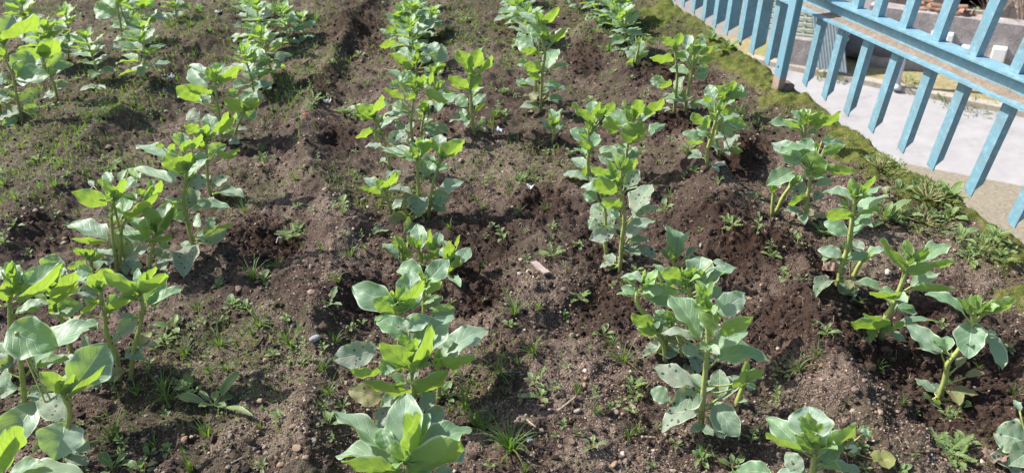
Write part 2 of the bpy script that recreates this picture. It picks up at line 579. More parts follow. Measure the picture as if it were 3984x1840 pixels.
GREEN = [(820, 200, 90, 70), (480, 70, 170, 70), (300, 250, 130, 110), (1200, 110, 110, 60), (1650, 140, 130, 40), (720, 230, 70, 70), (540, 900, 170, 130), (1210, 980, 80, 100),
         (60, 420, 180, 110), (600, 30, 150, 40), (1230, 420, 90, 50), (130, 330, 200, 80), (1000, 480, 90, 60), (1900, 280, 100, 60), (1700, 60, 90, 40), (1560, 60, 120, 70), (2450, 1130, 60, 50),
         (760, 30, 120, 40), (1150, 30, 100, 40), (880, 480, 60, 50), (330, 420, 90, 60), (640, 460, 70, 40), (430, 1040, 150, 80), (1330, 420, 90, 60)]


def ell_g(cx, cy, rx, ry):
    c = gD(cx, cy)[:2]
    a = gD(cx + rx, cy)[:2] - c
    b = (gD(cx, cy - ry)[:2] - gD(cx, cy + ry)[:2]) / 2
    return c, np.linalg.inv(np.array([a, b]).T)


DUG_G = [ell_g(*d) for d in DUG]
GREEN_G = [ell_g(*d) for d in GREEN]
PITS_G = [(gD(x, y)[:2], r, h) for x, y, r, h in PITS]


def ell_mask(x, y, L, soft=0.5, wob=0.35, s=3):
    w = (fbm(x * 9, y * 9, s, 4) - 0.5) * 2 * wob
    m = np.zeros(np.shape(x))
    for c, A in L:
        u = A[0, 0] * (x - c[0]) + A[0, 1] * (y - c[1]); v = A[1, 0] * (x - c[0]) + A[1, 1] * (y - c[1])
        r = np.sqrt(u * u + v * v) + w
        m = np.maximum(m, np.clip((1 + soft * 0.5 - r) / soft, 0, 1))
    return m


def seg_dist(x, y, P):
    d = np.full(np.shape(x), 99.0)
    for a, b in zip(P[:-1], P[1:]):
        ab = b - a
        t = np.clip(((x - a[0]) * ab[0] + (y - a[1]) * ab[1]) / (ab @ ab), 0, 1)
        d = np.minimum(d, np.hypot(x - a[0] - t * ab[0], y - a[1] - t * ab[1]))
    return d


def moss_mask(x, y):
    e = fence_x(y) - x
    wd = 0.10 + 0.22 * fbm(y * 4.0, x * 1.5, 41, 3)
    wd = wd + np.where(y > 3.3, 0.10, 0.0)
    n = (fbm(x * 14, y * 14, 8, 4) - 0.5)
    m = np.clip((wd - e + n * 0.22) / 0.04, 0, 1)
    hole = np.clip((fbm(x * 7, y * 7, 77, 3) - 0.52) / 0.08, 0, 1) * np.clip(e / 0.12, 0, 1)
    return m * (1 - 0.8 * hole)


def relief(x, y, fine=True):
    x = np.asarray(x, float); y = np.asarray(y, float)
    z = (fbm(x * 1.7, y * 1.7, 1, 3) - 0.5) * 0.03
    wx = x + (vnoise(x * 7, y * 7, 31) - 0.5) * 0.07 + (vnoise(x * 2.6, y * 2.6, 33) - 0.5) * 0.20
    wy = y + (vnoise(x * 7, y * 7, 32) - 0.5) * 0.07
    for P, wd, h in RIDGES:
        d = seg_dist(wx, wy, P)
        z = z + h * 1.05 * np.exp(-(d / wd) ** 2 * 0.9) * np.clip(0.15 + 1.6 * (fbm(x * 3.6, y * 3.6, 5, 3) - 0.12), 0.1, 1.5)
    for c, r, h in PITS_G:
        q = ((wx - c[0]) ** 2 + (wy - c[1]) ** 2) / (r * r)
        z = z + h * np.exp(-q ** 1.3)
    dug = ell_mask(x, y, DUG_G)
    moss = moss_mask(x, y)
    z = z + (fbm(x * 9, y * 9, 2, 3) - 0.5) * 0.032 + (fbm(x * 21, y * 21, 28, 3) - 0.5) * 0.026 * (1 - moss)
    if fine:
        cd, cv = cells(x * 38 + vnoise(x * 50, y * 50, 3), y * 38 + vnoise(x * 50, y * 50, 4), 6)
        clod = np.clip(0.62 - cd, 0, 1) * np.where(cv > 0.35, cv, 0)
        z = z + clod * (0.014 + 0.018 * dug) * (1 - moss)
        cd, cv = cells(x * 95, y * 95, 12)
        z = z + np.clip(0.6 - cd, 0, 1) * cv * (0.006 + 0.007 * dug) * (1 - moss)
        z = z + (fbm(x * 45, y * 45, 9, 3) - 0.5) * (0.015 + 0.010 * dug) * (1 - 0.5 * moss)
        z = z + moss * (0.002 + 0.030 * fbm(x * 12, y * 12, 14, 3) ** 1.5 + 0.022 * np.clip(0.6 - cells(x * 17, y * 17, 15)[0], 0, 1))
    # rounded shoulder over the retaining wall
    e = fence_x(y) + 0.012 + 0.03 * (vnoise(y * 9, y * 0 + 3, 21) - 0.5) - x
    z = z + 0.015 * np.exp(-(e / 0.2) ** 2)
    z = z - 0.10 * np.clip(1 - e / 0.055, 0, 1.6) ** 2
    return z


def hz(x, y):
    return float(relief(np.array([x]), np.array([y]))[0])


def ground_pt(px, py):
    z = 0.0
    for _ in range(6):
        p = on_level(px, py, z)
        z = hz(p[0], p[1])
    return on_level(px, py, z)


def build_ground():
    ys = [0.42]
    while ys[-1] < 8.5: ys.append(ys[-1] + 0.0031 * max(1.15, ys[-1]))
    ys = np.array(ys); ny = len(ys); nx = 940
    t = np.linspace(0, 1, nx)
    t = t + 0.09 * np.sin(2 * math.pi * t) / (2 * math.pi) * 1.0
    xl = -0.98 * (ys + 0.45) - 0.15
    xr = fence_x(ys) + 0.055
    X = xl[:, None] + (xr - xl)[:, None] * t[None, :]
    Y = np.repeat(ys[:, None], nx, 1)
    x = X.ravel(); y = Y.ravel()
    z = relief(x, y)
    dug = ell_mask(x, y, DUG_G, 1.1, 0.55)
    dug = np.maximum(dug, 0.5 * np.clip((fbm(x * 5, y * 5, 60, 4) - 0.59) / 0.08, 0, 1))
    green = ell_mask(x, y, GREEN_G, 0.8, 0.6, 19)
    green = np.maximum(green, 0.5 * np.clip((y - 3.2) / 1.2, 0, 1))
    green = np.maximum(green, 0.75 * np.clip((fbm(x * 2.4, y * 2.4, 66, 4) - 0.50) / 0.10, 0, 1) * (dug < 0.3))
    moss = moss_mask(x, y)
    damp = np.clip((fbm(x * 3.4, y * 3.4, 70, 5) - 0.47) / 0.10, 0, 1) * 0.85
    V = np.stack([x, y, z], 1)
    i = np.arange(ny - 1)[:, None] * nx + np.arange(nx - 1)[None, :]
    i = i.ravel()
    Fc = np.stack([i, i + 1, i + nx + 1, i + nx], 1)
    o = mesh_obj('soil_ground', V, Fc, M_SOIL, smooth=True, col=np.stack([dug, moss, green, damp], 1))
    tag(o, kind='structure')
    # the rest of the plot, coarse, a little lower so that it never cuts the detailed sheet
    gx = np.linspace(-14, 1, 61); gy = np.linspace(-4, 26, 81)
    GX, GY = np.meshgrid(gx, gy)
    GX = np.where(GX > fence_x(GY) - 0.02, fence_x(GY) - 0.02, GX)
    zz = -0.16 + (fbm(GX * 1.3, GY * 1.3, 44, 3) - 0.5) * 0.08 + 0.09 * np.clip((GY - 8.4) * 2, 0, 1)
    V = np.stack([GX.ravel(), GY.ravel(), zz.ravel()], 1)
    i = (np.arange(80)[:, None] * 61 + np.arange(60)[None, :]).ravel()
    Fc = np.stack([i, i + 1, i + 62, i + 61], 1)
    c = np.zeros((len(V), 4)); c[:, 2] = 0.8
    tag(mesh_obj('field', V, Fc, M_SOIL, col=c), kind='structure')


build_ground()

# ------------------------------------------------------------------ loose grains
_t = (1 + 5 ** 0.5) / 2
ICO_V = np.array([(-1, _t, 0), (1, _t, 0), (-1, -_t, 0), (1, -_t, 0), (0, -1, _t), (0, 1, _t), (0, -1, -_t), (0, 1, -_t), (_t, 0, -1), (_t, 0, 1), (-_t, 0, -1), (-_t, 0, 1)])
ICO_V = ICO_V / np.linalg.norm(ICO_V[0])
ICO_F = np.array([(0, 11, 5), (0, 5, 1), (0, 1, 7), (0, 7, 10), (0, 10, 11), (1, 5, 9), (5, 11, 4), (11, 10, 2), (10, 7, 6), (7, 1, 8), (3, 9, 4), (3, 4, 2), (3, 2, 6), (3, 6, 8), (3, 8, 9),
                  (4, 9, 5), (2, 4, 11), (6, 2, 10), (8, 6, 7), (9, 8, 1)])


def subdiv(V, Fc):
    V = list(map(tuple, V)); mid = {}; out = []
    def m(a, b):
        k = (min(a, b), max(a, b))
        if k not in mid:
            p = np.array(V[a]) + np.array(V[b]); p /= np.linalg.norm(p)
            mid[k] = len(V); V.append(tuple(p))
        return mid[k]
    for a, b, c in Fc:
        ab, bc, ca = m(a, b), m(b, c), m(c, a)
        out += [(a, ab, ca), (b, bc, ab), (c, ca, bc), (ab, bc, ca)]
    return np.array(V), np.array(out)


ICO2_V, ICO2_F = subdiv(ICO_V, ICO_F)
ICO3_V, ICO3_F = subdiv(ICO2_V, ICO2_F)


def scatter_pts(n, ymax=6.2, power=0.62):
    """points over the visible ground, denser close to the camera"""
    px = RNG.uniform(-120, 4050, n * 2); py = 1880 - (1900 * RNG.random(n * 2) ** (1 / (1 + power)))
    py = RNG.uniform(-30, 1880, n * 2)
    d = CF[None] + CR[None] * ((px - CX) / F)[:, None] - CU[None] * ((py - CY) / F)[:, None]
    P = CC + d * (-H / d[:, 2])[:, None]
    P = P[(P[:, 0] < fence_x(P[:, 1]) - 0.01) & (P[:, 1] < ymax)]
    return P[:n, 0], P[:n, 1]


def rand_rot(n):
    q = RNG.normal(size=(n, 4)); q /= np.linalg.norm(q, axis=1)[:, None]
    w, x, y, z = q.T
    return np.stack([np.stack([1 - 2 * (y * y + z * z), 2 * (x * y - z * w), 2 * (x * z + y * w)], 1),
                     np.stack([2 * (x * y + z * w), 1 - 2 * (x * x + z * z), 2 * (y * z - x * w)], 1),
                     np.stack([2 * (x * z - y * w), 2 * (y * z + x * w), 1 - 2 * (x * x + y * y)], 1)], 1)


def grains(name, x, y, size, mat, sink=0.25, flat=0.7, rough=0.22, smooth=False):
    n = len(x)
    k = len(ICO_V)
    z = relief(x, y)
    base = ICO_V[None] * (1 + RNG.uniform(-rough, rough, (n, k, 1)))
    sc = size[:, None] * RNG.uniform(0.65, 1.25, (n, 3))
    base = base * sc[:, None, :]
    base = np.einsum('nij,nkj->nki', rand_rot(n), base)
    base[:, :, 2] *= flat
    base = base + np.stack([x, y, z + size * (0.5 - sink) * flat], 1)[:, None, :]
    Fc = (ICO_F[None] + (np.arange(n) * k)[:, None, None]).reshape(-1, 3)
    c = np.zeros((n, k, 4)); c[:, :, 0] = RNG.random((n, 1)); c[:, :, 1] = RNG.random((n, 1))
    return mesh_obj(name, base.reshape(-1, 3), Fc, mat, smooth=smooth, col=c.reshape(-1, 4))


x, y = scatter_pts(74000)
dg = ell_mask(x, y, DUG_G, 0.5, 0.4); ms = moss_mask(x, y)
pat = fbm(x * 4, y * 4, 50, 4)
keep = RNG.random(len(x)) < np.clip((1 - 0.86 * dg) * (1 - 0.9 * ms) * (0.35 + 2.6 * np.clip(pat - 0.36, 0, 1)), 0, 1)
x, y = x[keep], y[keep]
s = 0.00135 * np.exp(RNG.normal(0.2, 0.50, len(x))) * (0.8 + 0.24 * y)
tag(grains('gravel', x, y, np.clip(s, 0.001, 0.012), M_GRAVEL, flat=0.75), kind='stuff', label='fine pale gravel strewn over the sandy brown soil', cat='gravel')
x, y = scatter_pts(95000)
dg = ell_mask(x, y, DUG_G, 0.6, 0.5)
keep = (RNG.random(len(x)) < 0.22 + 0.78 * dg) & (moss_mask(x, y) < 0.4)
x, y = x[keep], y[keep]
s = 0.0017 * np.exp(RNG.normal(0.15, 0.60, len(x))) * (0.8 + 0.2 * y)
tag(grains('soil_crumbs', x, y, np.clip(s, 0.001, 0.012), M_CRUMB, sink=0.2, flat=0.85, rough=0.3), kind='stuff', label='dark moist crumbs of freshly dug soil', cat='soil crumbs')
# ------------------------------------------------------------------ leaves
def norm(v):
    v = np.asarray(v, float)
    return v / (np.linalg.norm(v) + 1e-12)


def leaflet(mb, base, tip, nrm, width, age=0.0, young=0.0, dry=0.0, fold=0.25, droop=0.1, wave=0.05, nu=12, nv=8, mi=0, shape=0.0, curl=0.0, rs=None):
    """broad bean leaflet: base and tip points, normal of the upper side, full width"""
    rs = rs or random
    base = np.asarray(base, float); tip = np.asarray(tip, float)
    a = tip - base; L = np.linalg.norm(a); a = a / (L + 1e-9)
    n = nrm - a * (nrm @ a); n = norm(n)
    b = np.cross(n, a)
    t = np.linspace(0, 1, nu + 1)[:, None]; s = np.linspace(-1, 1, nv + 1)[None, :]
    pk = 0.86 + shape
    w = np.sin(math.pi * np.clip(t, 0, 1) ** pk) ** 0.70 * (1 - 0.10 * t)
    w = np.where(t < 0.03, 0.06, w); w = np.where(t > 0.985, 0.05, w)
    w = w / w.max() * width / 2
    ph1, ph2, ph3 = [rs.uniform(0, 6.28) for _ in range(3)]
    f1, f2 = rs.uniform(7, 11), rs.uniform(14, 20)
    rag = 1 + 0.06 * np.sin(t * f2 + ph3 + 1.5 * np.sign(s)) * np.abs(s) ** 4 + 0.05 * np.sin(t * f1 * 0.7 + ph1 * s) * np.abs(s) ** 3
    side = s * w * rag
    up = fold * np.abs(s) ** 1.5 * w - droop * L * (2 * t - 1) ** 2 + droop * L
    up = up - curl * np.abs(s) ** 3 * w
    up = up + wave * width * np.sin(t * f1 + ph2 + (s > 0) * 2.1) * np.abs(s) ** 2.2 * np.sin(math.pi * t) ** 0.5
    up = up + 0.05 * width * np.sin(t * f2 + ph1 + (s > 0) * 1.3) * np.abs(s) ** 3
    up = up + 0.018 * width * np.sin(t * 23 + ph3) * np.cos(s * 3) * (1 - np.abs(s)) 
    lat = rs.uniform(-0.05, 0.05) * L * np.sin(math.pi * t)
    P = base + a * (t * L)[..., None] + b * (side + lat)[..., None] + n * up[..., None]
    P = P.reshape(-1, 3)
    uv = np.stack([np.repeat(t, nv + 1, 1).ravel(), np.repeat((s + 1) / 2, nu + 1, 0).ravel()], 1)
    k = nv + 1
    # winding: front face is the upper side
    Fc = [(i * k + j, (i + 1) * k + j, (i + 1) * k + j + 1, i * k + j + 1) for i in range(nu) for j in range(nv)]
    e1 = P[k * (nu // 2) + 1] - P[k * (nu // 2)]; e2 = P[k * (nu // 2 + 1)] - P[k * (nu // 2)]
    if np.cross(e2, e1) @ n < 0: Fc = [f[::-1] for f in Fc]
    mb.add(P, Fc, mi, uv, np.array([age, young, rs.random(), dry]))


WIN = {'W1': (0, 0), 'W2': (1000, 0), 'W3': (1900, 0), 'W4': (2984, 0), 'W5': (0, 600), 'W6': (1000, 600), 'W7': (1984, 600), 'W8': (2984, 600),
       'W9': (0, 1220), 'W10': (1000, 1220), 'W11': (1984, 1220), 'W12': (2984, 1220)}
ZS = 1.919


def wpx(win, x, y):
    if win == 'D': return x * D, y * D
    o = WIN[win]
    return o[0] + x / ZS, o[1] + y / ZS


HF = norm([CF[0], CF[1], 0])        # horizontal heading of the photograph


def stem_curve(pts):
    """pts in photograph pixels, base first -> 3D points standing on the ground"""
    b = ground_pt(*pts[0])
    out = [b - np.array([0, 0, 0.012])]
    n = HF
    for p in pts[1:]:
        d = ray(*p)
        t = ((b - CC) @ n) / (d @ n)
        out.append(CC + d * t)
    return b, np.array(out)


def stem_mesh(mb, pts, r0=0.0076, r1=0.0042):
    L = np.linalg.norm(np.diff(pts, axis=0), axis=1).sum()
    n = max(8, int(L / 0.012))
    C = catmull(pts, n)
    t = np.linspace(0, 1, n)
    r = r0 + (r1 - r0) * t
    r = r * (1 + 0.16 * np.maximum(0, np.sin(t * L / 0.045 * 6.283)) ** 6)
    r[0] *= 1.1
    mb.tube(C, r, 8, 0, sq=0.16)
    mb.C[-1][:, 0] = np.repeat(t, 8)
    return C


def petiole(mb, a, b, mi=1, r=0.0017, sag=0.15):
    d = np.linalg.norm(b - a)
    if d < 0.004: return
    m = (a + b) / 2 + np.array([0, 0, -sag * d * 0.4])
    mb.tube(catmull([a, m, b], 6), np.linspace(r * 1.5, r, 6), 6, mi, col=np.array([0.75, 0, 0, 0]))


def stipule(mb, p, out, rs):
    for sg in (-1, 1):
        o = norm(np.array([out[0], out[1], 0]) + np.array([-out[1], out[0], 0]) * sg * 0.7)
        tip = p + o * 0.010 + np.array([0, 0, 0.010])
        leaflet(mb, p, tip, norm(np.array([0, 0, 1]) - o * 0.7), 0.009, young=0.4, nu=4, nv=2, rs=rs)


def bud(mb, p, up, rs, size=0.035):
    """closed young leaflets at the shoot tip"""
    a0 = rs.uniform(0, 6.28)
    for k in range(7):
        a = a0 + k * 2.4
        o = np.array([math.cos(a), math.sin(a), 0])
        L = size * (1.25 - 0.13 * k)
        tip = p + up * L * 0.9 + o * L * (0.52 - 0.07 * k)
        leaflet(mb, p + o * 0.002 - up * 0.004 * (3 - k), tip, norm(up * 0.35 - o), L * 0.55, young=0.9 - 0.06 * (6 - k), fold=0.5, droop=-0.12, wave=0.05, nu=7, nv=5, rs=rs)
# ------------------------------------------------------------------ bean plants
PLANTS = []          # (row, ground point, root object, description)


def traced_leaves(root, org, stems, spec, rs, wave=1.0):
    """leaves whose base, tip and breadth were measured on the photograph, set at the depth of their own stem"""
    cur = None; last = None; mb = None
    samples = []
    for C in stems:
        for q in C[len(C) // 8:]:
            x, y, z = to_px(q); samples.append((x, y, z, *q))
    S = np.array(samples)
    win = None

    def flush():
        nonlocal mb
        if mb is not None and mb.n: mb.build('leaf', [M_LEAF, M_STEM], root, origin=org)
        mb = None
    for e in spec.replace('\n', ' ').split(';'):
        tk = e.split()
        if not tk: continue
        if tk[0].endswith(':'):
            win = tk[0][:-1]; tk = tk[1:]
            if not tk: continue
        code = tk[0]; nums = [float(v) for v in tk[1:]]
        sc = D if win == 'D' else 1 / ZS
        bx, by = wpx(win, nums[0], nums[1]); tx, ty = wpx(win, nums[2], nums[3]); wd = nums[4] * sc * 0.98
        kover = nums[5] if len(nums) > 5 else None
        if last is None or code[0] != last[2] or math.hypot(bx - last[0], by - last[1]) > 13:
            flush(); mb = MB()
        last = (bx, by, code[0])
        d2 = (S[:, 0] - bx) ** 2 + (S[:, 1] - by - 8) ** 2
        i = int(np.argmin(d2))
        zb = S[i, 2]
        lx, ly = tx - bx, ty - by
        Lp = math.hypot(lx, ly)
        up = -ly / Lp
        L3 = Lp / F * zb
        under = 'L' in code
        if kover is not None: k = kover
        elif under: k = -0.45 - 0.45 * max(up, 0) + rs.uniform(-0.15, 0.15)
        else: k = 0.55 * up + rs.uniform(-0.15, 0.3)
        off = 0.006 * (-1 if under else 1)
        B = at_depth(bx, by, zb + off)
        T = at_depth(tx, ty, zb + off + k * L3)
        # never let a leaf run into the soil
        for _ in range(5):
            if T[2] < hz(T[0], T[1]) + 0.008:
                T = T + (CC - T) * 0.02
        a = norm(T - B); v = norm(B - CC)
        mface = norm(-(v - a * (v @ a)))
        nb = -mface if under else mface
        app = wd / F * zb
        Lr = np.linalg.norm(T - B)
        true = max(app, min(0.66, 0.56 + rs.uniform(-0.04, 0.1)) * min(Lr, L3 * 1.25))
        ph = math.acos(min(1.0, app / true))
        if under: ph = max(ph, math.radians(rs.uniform(20, 38)))
        ph = min(ph, math.radians(62))
        true = min(app / math.cos(ph), 0.95 * Lr if app < 0.85 * Lr else app)
        best = None
        for sg in (-1, 1):
            c, s_ = math.cos(ph * sg), math.sin(ph * sg)
            n2 = nb * c + np.cross(a, nb) * s_
            if best is None or n2[2] > best[2]: best = n2
        age = 0.0; dry = 0.0; young = 0.0
        if 'O' in code: age = rs.uniform(0.35, 0.92)
        elif 'D' in code: dry = rs.uniform(0.4, 0.75); age = 0.85
        elif under: young = rs.uniform(0.15, 0.75)
        else: age = max(0, rs.uniform(-0.08, 0.10)); young = rs.uniform(0, 0.22)
        if 'Y' in code: young = 0.9
        if np.linalg.norm(S[i, 3:] - B) > 0.008:
            j = max(0, i - 2)
            petiole(mb, S[j, 3:], B + a * 0.002)
        big = true > 0.03
        leaflet(mb, B, T, best, true, age, young, dry, fold=rs.uniform(0.20, 0.48), droop=rs.uniform(0.02, 0.15) * (1 if not under else -0.6),
                wave=rs.uniform(0.035, 0.075) * wave, nu=18 if big else 10, nv=12 if big else 6, shape=rs.uniform(-0.08, 0.14), curl=rs.uniform(-0.05, 0.12), rs=rs)
        if rs.random() < 0.6: stipule(mb, S[i, 3:], a, rs)
    flush()


def traced_plant(row, desc, stems, spec, seed=0, buds=True, r=0.0078):
    rs = random.Random(len(PLANTS) * 13 + seed)
    curves = []
    org = None
    sts = []
    for s in stems:
        tk = s.split(); win = tk[0]; v = [float(q) for q in tk[1:]]
        pts = []
        for i in range(0, len(v), 2): pts.append(wpx(win, v[i], v[i + 1]))
        b, P = stem_curve(pts)
        if org is None: org = b
        sts.append((b, P))
    root = empty('bean_plant', org)
    for b, P in sts:
        mb = MB()
        C = stem_mesh(mb, P, r, r * 0.55)
        mb.build('stem', [M_STEM], root, origin=org)
        curves.append(C)
    traced_leaves(root, org, curves, spec, rs)
    if buds:
        for C in curves:
            up = norm(C[-1] - C[-4])
            mb = MB(); bud(mb, C[-1], norm(up + np.array([0, 0, .4])), rs, rs.uniform(0.030, 0.042)); mb.build('shoot_tip', [M_LEAF], root, origin=org)
            hh = C[-1][2] - C[0][2]
            if hh > 0.14:
                az = rs.uniform(0, 6.28)
                for f in (0.12, 0.24, 0.60, 0.74, 0.85, 0.94):
                    az += math.pi + rs.uniform(-0.6, 0.6) + 0.3
                    mb = MB()
                    compound(mb, C[int(f * (len(C) - 1))], az, -0.2 + 1.2 * f, 0.02, rs.uniform(0.036, 0.056) * (1.1 - 0.25 * f), rs, age=max(0, rs.uniform(0.75, 0.95) - 2.2 * f), young=max(0, f - 0.45) * 1.3, dry=0.7 if f < 0.25 and rs.random() < 0.2 else 0)
                    mb.build('leaf', [M_LEAF, M_STEM], root, origin=org)
    PLANTS.append((row, org, root, desc))
    return root


def compound(mb, p, az, elev, plen, L, rs, age=0, young=0, n=2, dry=0, droop=0.1, nu=10, nv=6):
    """petiole with its leaflets leaving the stem at p"""
    o = np.array([math.cos(az), math.sin(az), 0])
    d = norm(o * math.cos(elev) + np.array([0, 0, math.sin(elev)]))
    q = p + d * plen
    petiole(mb, p, q, 1, 0.0015)
    side = np.array([-o[1], o[0], 0])
    for i in range(n):
        sg = -1 if i % 2 == 0 else 1
        ang = rs.uniform(0.45, 0.9) if i < 2 else rs.uniform(1.2, 1.6)
        b0 = q if i < 2 else p + d * plen * 0.6
        el = elev * 0.75 + rs.uniform(-0.2, 0.22)
        dd = norm((o * math.cos(ang) + side * sg * math.sin(ang)) * math.cos(el) + np.array([0, 0, math.sin(el)]))
        hh = norm(np.array([dd[0], dd[1], 0]))
        nn = norm(np.array([0, 0, 1]) * math.cos(el) - hh * math.sin(el) - side * sg * rs.uniform(-0.15, 0.55))
        l = L * rs.uniform(0.86, 1.14)
        leaflet(mb, b0, b0 + dd * l, nn, l * rs.uniform(0.52, 0.66), age * rs.uniform(0.6, 1.1), young, dry, fold=rs.uniform(0.12, 0.4), droop=droop * rs.uniform(0.3, 1.3),
                wave=rs.uniform(0.03, 0.06), nu=nu, nv=nv, shape=rs.uniform(-0.06, 0.12), rs=rs)
    stipule(mb, p, o, rs)


def grown_leaves(root, org, C, rs, n=8, L=0.07, lo=0.12, seed_az=None, old=0.5):
    n += 3
    az = rs.uniform(0, 6.28) if seed_az is None else seed_az
    m = len(C)
    for i in range(n):
        f = lo + (0.985 - lo) * (i / max(1, n - 1)) ** 0.85
        p = C[min(m - 1, int(f * (m - 1)))]
        az += math.pi + rs.uniform(-0.7, 0.7) + 0.35
        elev = -0.25 + 1.35 * f ** 1.3 + rs.uniform(-0.15, 0.15)
        l = L * 1.22 * (0.82 + 0.36 * math.sin(math.pi * min(1, f * 1.05))) * (1 - 0.22 * max(0, f - 0.8) * 5)
        mb = MB()
        age = max(0, (0.34 - f) * 3.0) * old + (rs.uniform(0, 0.08))
        compound(mb, p, az, elev, (0.035 - 0.018 * f) * L / 0.07, l, rs, age=min(0.95, age), young=max(0, (f - 0.62) * 2.2) * rs.uniform(0.6, 1.1), n=2 if f < 0.3 or rs.random() < 0.6 else 3,
                 droop=0.16 - 0.2 * f, dry=0.8 if (f < 0.2 and rs.random() < 0.12) else 0)
        mb.build('leaf', [M_LEAF, M_STEM], root, origin=org)


def grown_plant(row, desc, base, top, n=9, L=0.07, seed=0, extra=()):
    """whole plant grown leaf by leaf; base and top in overview pixels; extra: more stems (base, top)"""
    rs = random.Random(seed * 31 + len(PLANTS))
    root = None
    for (b, t) in [(base, top)] + list(extra):
        mid = ((b[0] + t[0]) / 2 + rs.uniform(-6, 6), (b[1] + t[1]) / 2)
        g, P = stem_curve([(b[0] * D, b[1] * D), (mid[0] * D, mid[1] * D), (t[0] * D, t[1] * D)])
        if root is None:
            org = g; root = empty('bean_plant', org)
        mb = MB(); C = stem_mesh(mb, P, 0.0075, 0.0042); mb.build('stem', [M_STEM], root, origin=org)
        grown_leaves(root, org, C, rs, n, L)
        mb = MB(); bud(mb, C[-1], np.array([0, 0, 1.0]), rs, 0.034); mb.build('shoot_tip', [M_LEAF], root, origin=org)
    PLANTS.append((row, org, root, desc))
    return root


TP = traced_plant
# ---- third row from the fence (centre of the photograph)
TP('third', 'low bean plant with a broad blue-green leaf behind its bright folded shoot', ['W10 1110 1420 1120 1250 1120 1100'], '''W10: U 1150 1080 1115 590 300 .35; U 1010 1060 565 730 160; U 1060 1160 585 1065 165; L 1070 1185 630 1095 120;
 U 1200 1020 1605 865 190; L 1130 1190 1520 950 250; LY 1170 1050 1110 740 150; LY 1115 1120 1030 950 120; LY 1180 1040 1180 735 100; U 1000 1190 755 1160 80; U 1440 1080 1545 990 150; U 1330 1190 1465 1165 90; U 970 1010 925 850 150 .4; U 1200 930 1290 740 110 .4''')
TP('third', 'bean plant with outspread pale spotted leaves and a bright yellow-green heart', ['W10 1120 800 1170 600 1155 480 1160 330'], '''W10: L 1160 425 920 215 190; L 1170 430 1300 80 100; U 1205 385 1465 10 230 .3; U 1125 185 890 50 165; O 900 250 570 335 210; U 1000 340 930 460 130; L 1150 598 800 500 100; L 1170 605 1420 420 140;
 D 930 640 680 570 180; L 920 440 690 420 80; O 1095 590 925 690 120; O 1300 560 1235 730 120; U 1290 690 1370 835 150; O 970 690 900 860 110; LY 1120 240 1080 150 80; LY 1150 290 1180 180 90; U 1130 120 1290 20 120; O 1130 140 1080 30 110''')
TP('third', 'small bean side shoot with one leaf stretched over gravelly soil', ['W10 1350 640 1360 480 1350 390'], '''W10: U 1400 320 1730 125 180; L 1350 390 1630 325 100; U 1440 250 1400 170 90; U 1330 380 1390 250 80''')
TP('third', 'bean plant with large rounded blue-green leaf and stout stem', ['W10 1060 560 1060 300 1065 60 1060 -80'], '''W6: U 1010 1140 712 985 220; U 1150 1140 1140 868 215 .35; L 1060 1170 870 1080 150; L 1090 1115 1235 935 100; L 1060 1150 1175 1075 80; LY 1010 1075 1000 1015 45; U 1130 1150 1230 1050 100; L 1010 1170 1140 1130 60''')
TP('third', 'bean plant holding two white shining leaves', ['W10 1240 320 1245 60 1245 -60 1240 -210'], '''W6: U 1240 895 1042 870 125 .3; U 1255 975 1430 778 155; L 1270 1045 1375 945 80; O 1265 1140 1385 1060 100; U 1300 1185 1480 1150 110; LY 1240 930 1230 890 50; U 1230 1120 1180 1070 60''')
TP('third', 'clump of short young bean shoots in a dark soil hollow', ['W6 1230 860 1225 780 1205 690', 'W6 1090 850 1085 800 1080 720', 'W6 1430 905 1435 850 1430 780', 'W6 1330 850 1320 760 1310 700'], '''W6: U 1215 720 1195 520 130; L 1195 715 1125 595 60; U 1330 700 1365 580 90; L 1300 705 1292 560 50; L 1275 785 1412 698 65; L 1430 805 1430 645 80; U 1490 815 1588 695 110; L 1430 885 1505 755 65;
 LY 1495 690 1515 600 30; U 1440 900 1520 990 70; L 1230 800 1230 735 60; L 1085 790 1150 715 70; U 1055 782 932 672 70; LY 1075 715 1022 595 50; L 1060 690 1005 648 45; L 1270 790 1280 740 50; U 1400 770 1390 690 50; U 1410 720 1390 640 50''')
TP('third', 'tall bean plant with black-spotted lower leaves and two upright stems', ['W6 1195 470 1205 250 1195 80 1210 -60', 'W6 1275 470 1300 290 1330 160 1375 20'], '''W6: U 1250 165 1305 8 140; U 1258 162 1455 105 75; U 1365 275 1542 205 90; O 1300 312 1448 330 115; O 1205 298 1205 470 160; O 1160 300 975 275 55; D 1150 485 978 490 150; O 1165 500 1095 590 115; O 992 555 862 592 65; O 1310 340 1412 425 95;
 W2: U 1222 1172 1212 1028 100 .3; L 1232 1165 1312 1038 75; U 1180 1172 925 1125 80; U 1372 1112 1355 1008 115; L 1392 1185 1545 1045 130; LY 1340 1135 1308 1030 60; U 1450 1100 1552 1040 55; LY 1190 1185 1150 1085 70; U 1150 1190 975 1160 45; O 985 1075 1058 982 85; O 1110 1060 1060 990 90; O 935 1098 805 1095 34; L 1100 1130 1160 1170 60''')
TP('third', 'young bean plant leaning left at the feet of tall bean', ['W6 1005 440 985 370 960 300 945 250'], '''W6: U 915 285 795 180 80; L 952 275 1042 130 75; L 920 305 765 250 48; L 950 275 890 195 70; U 1010 412 1115 355 60''')
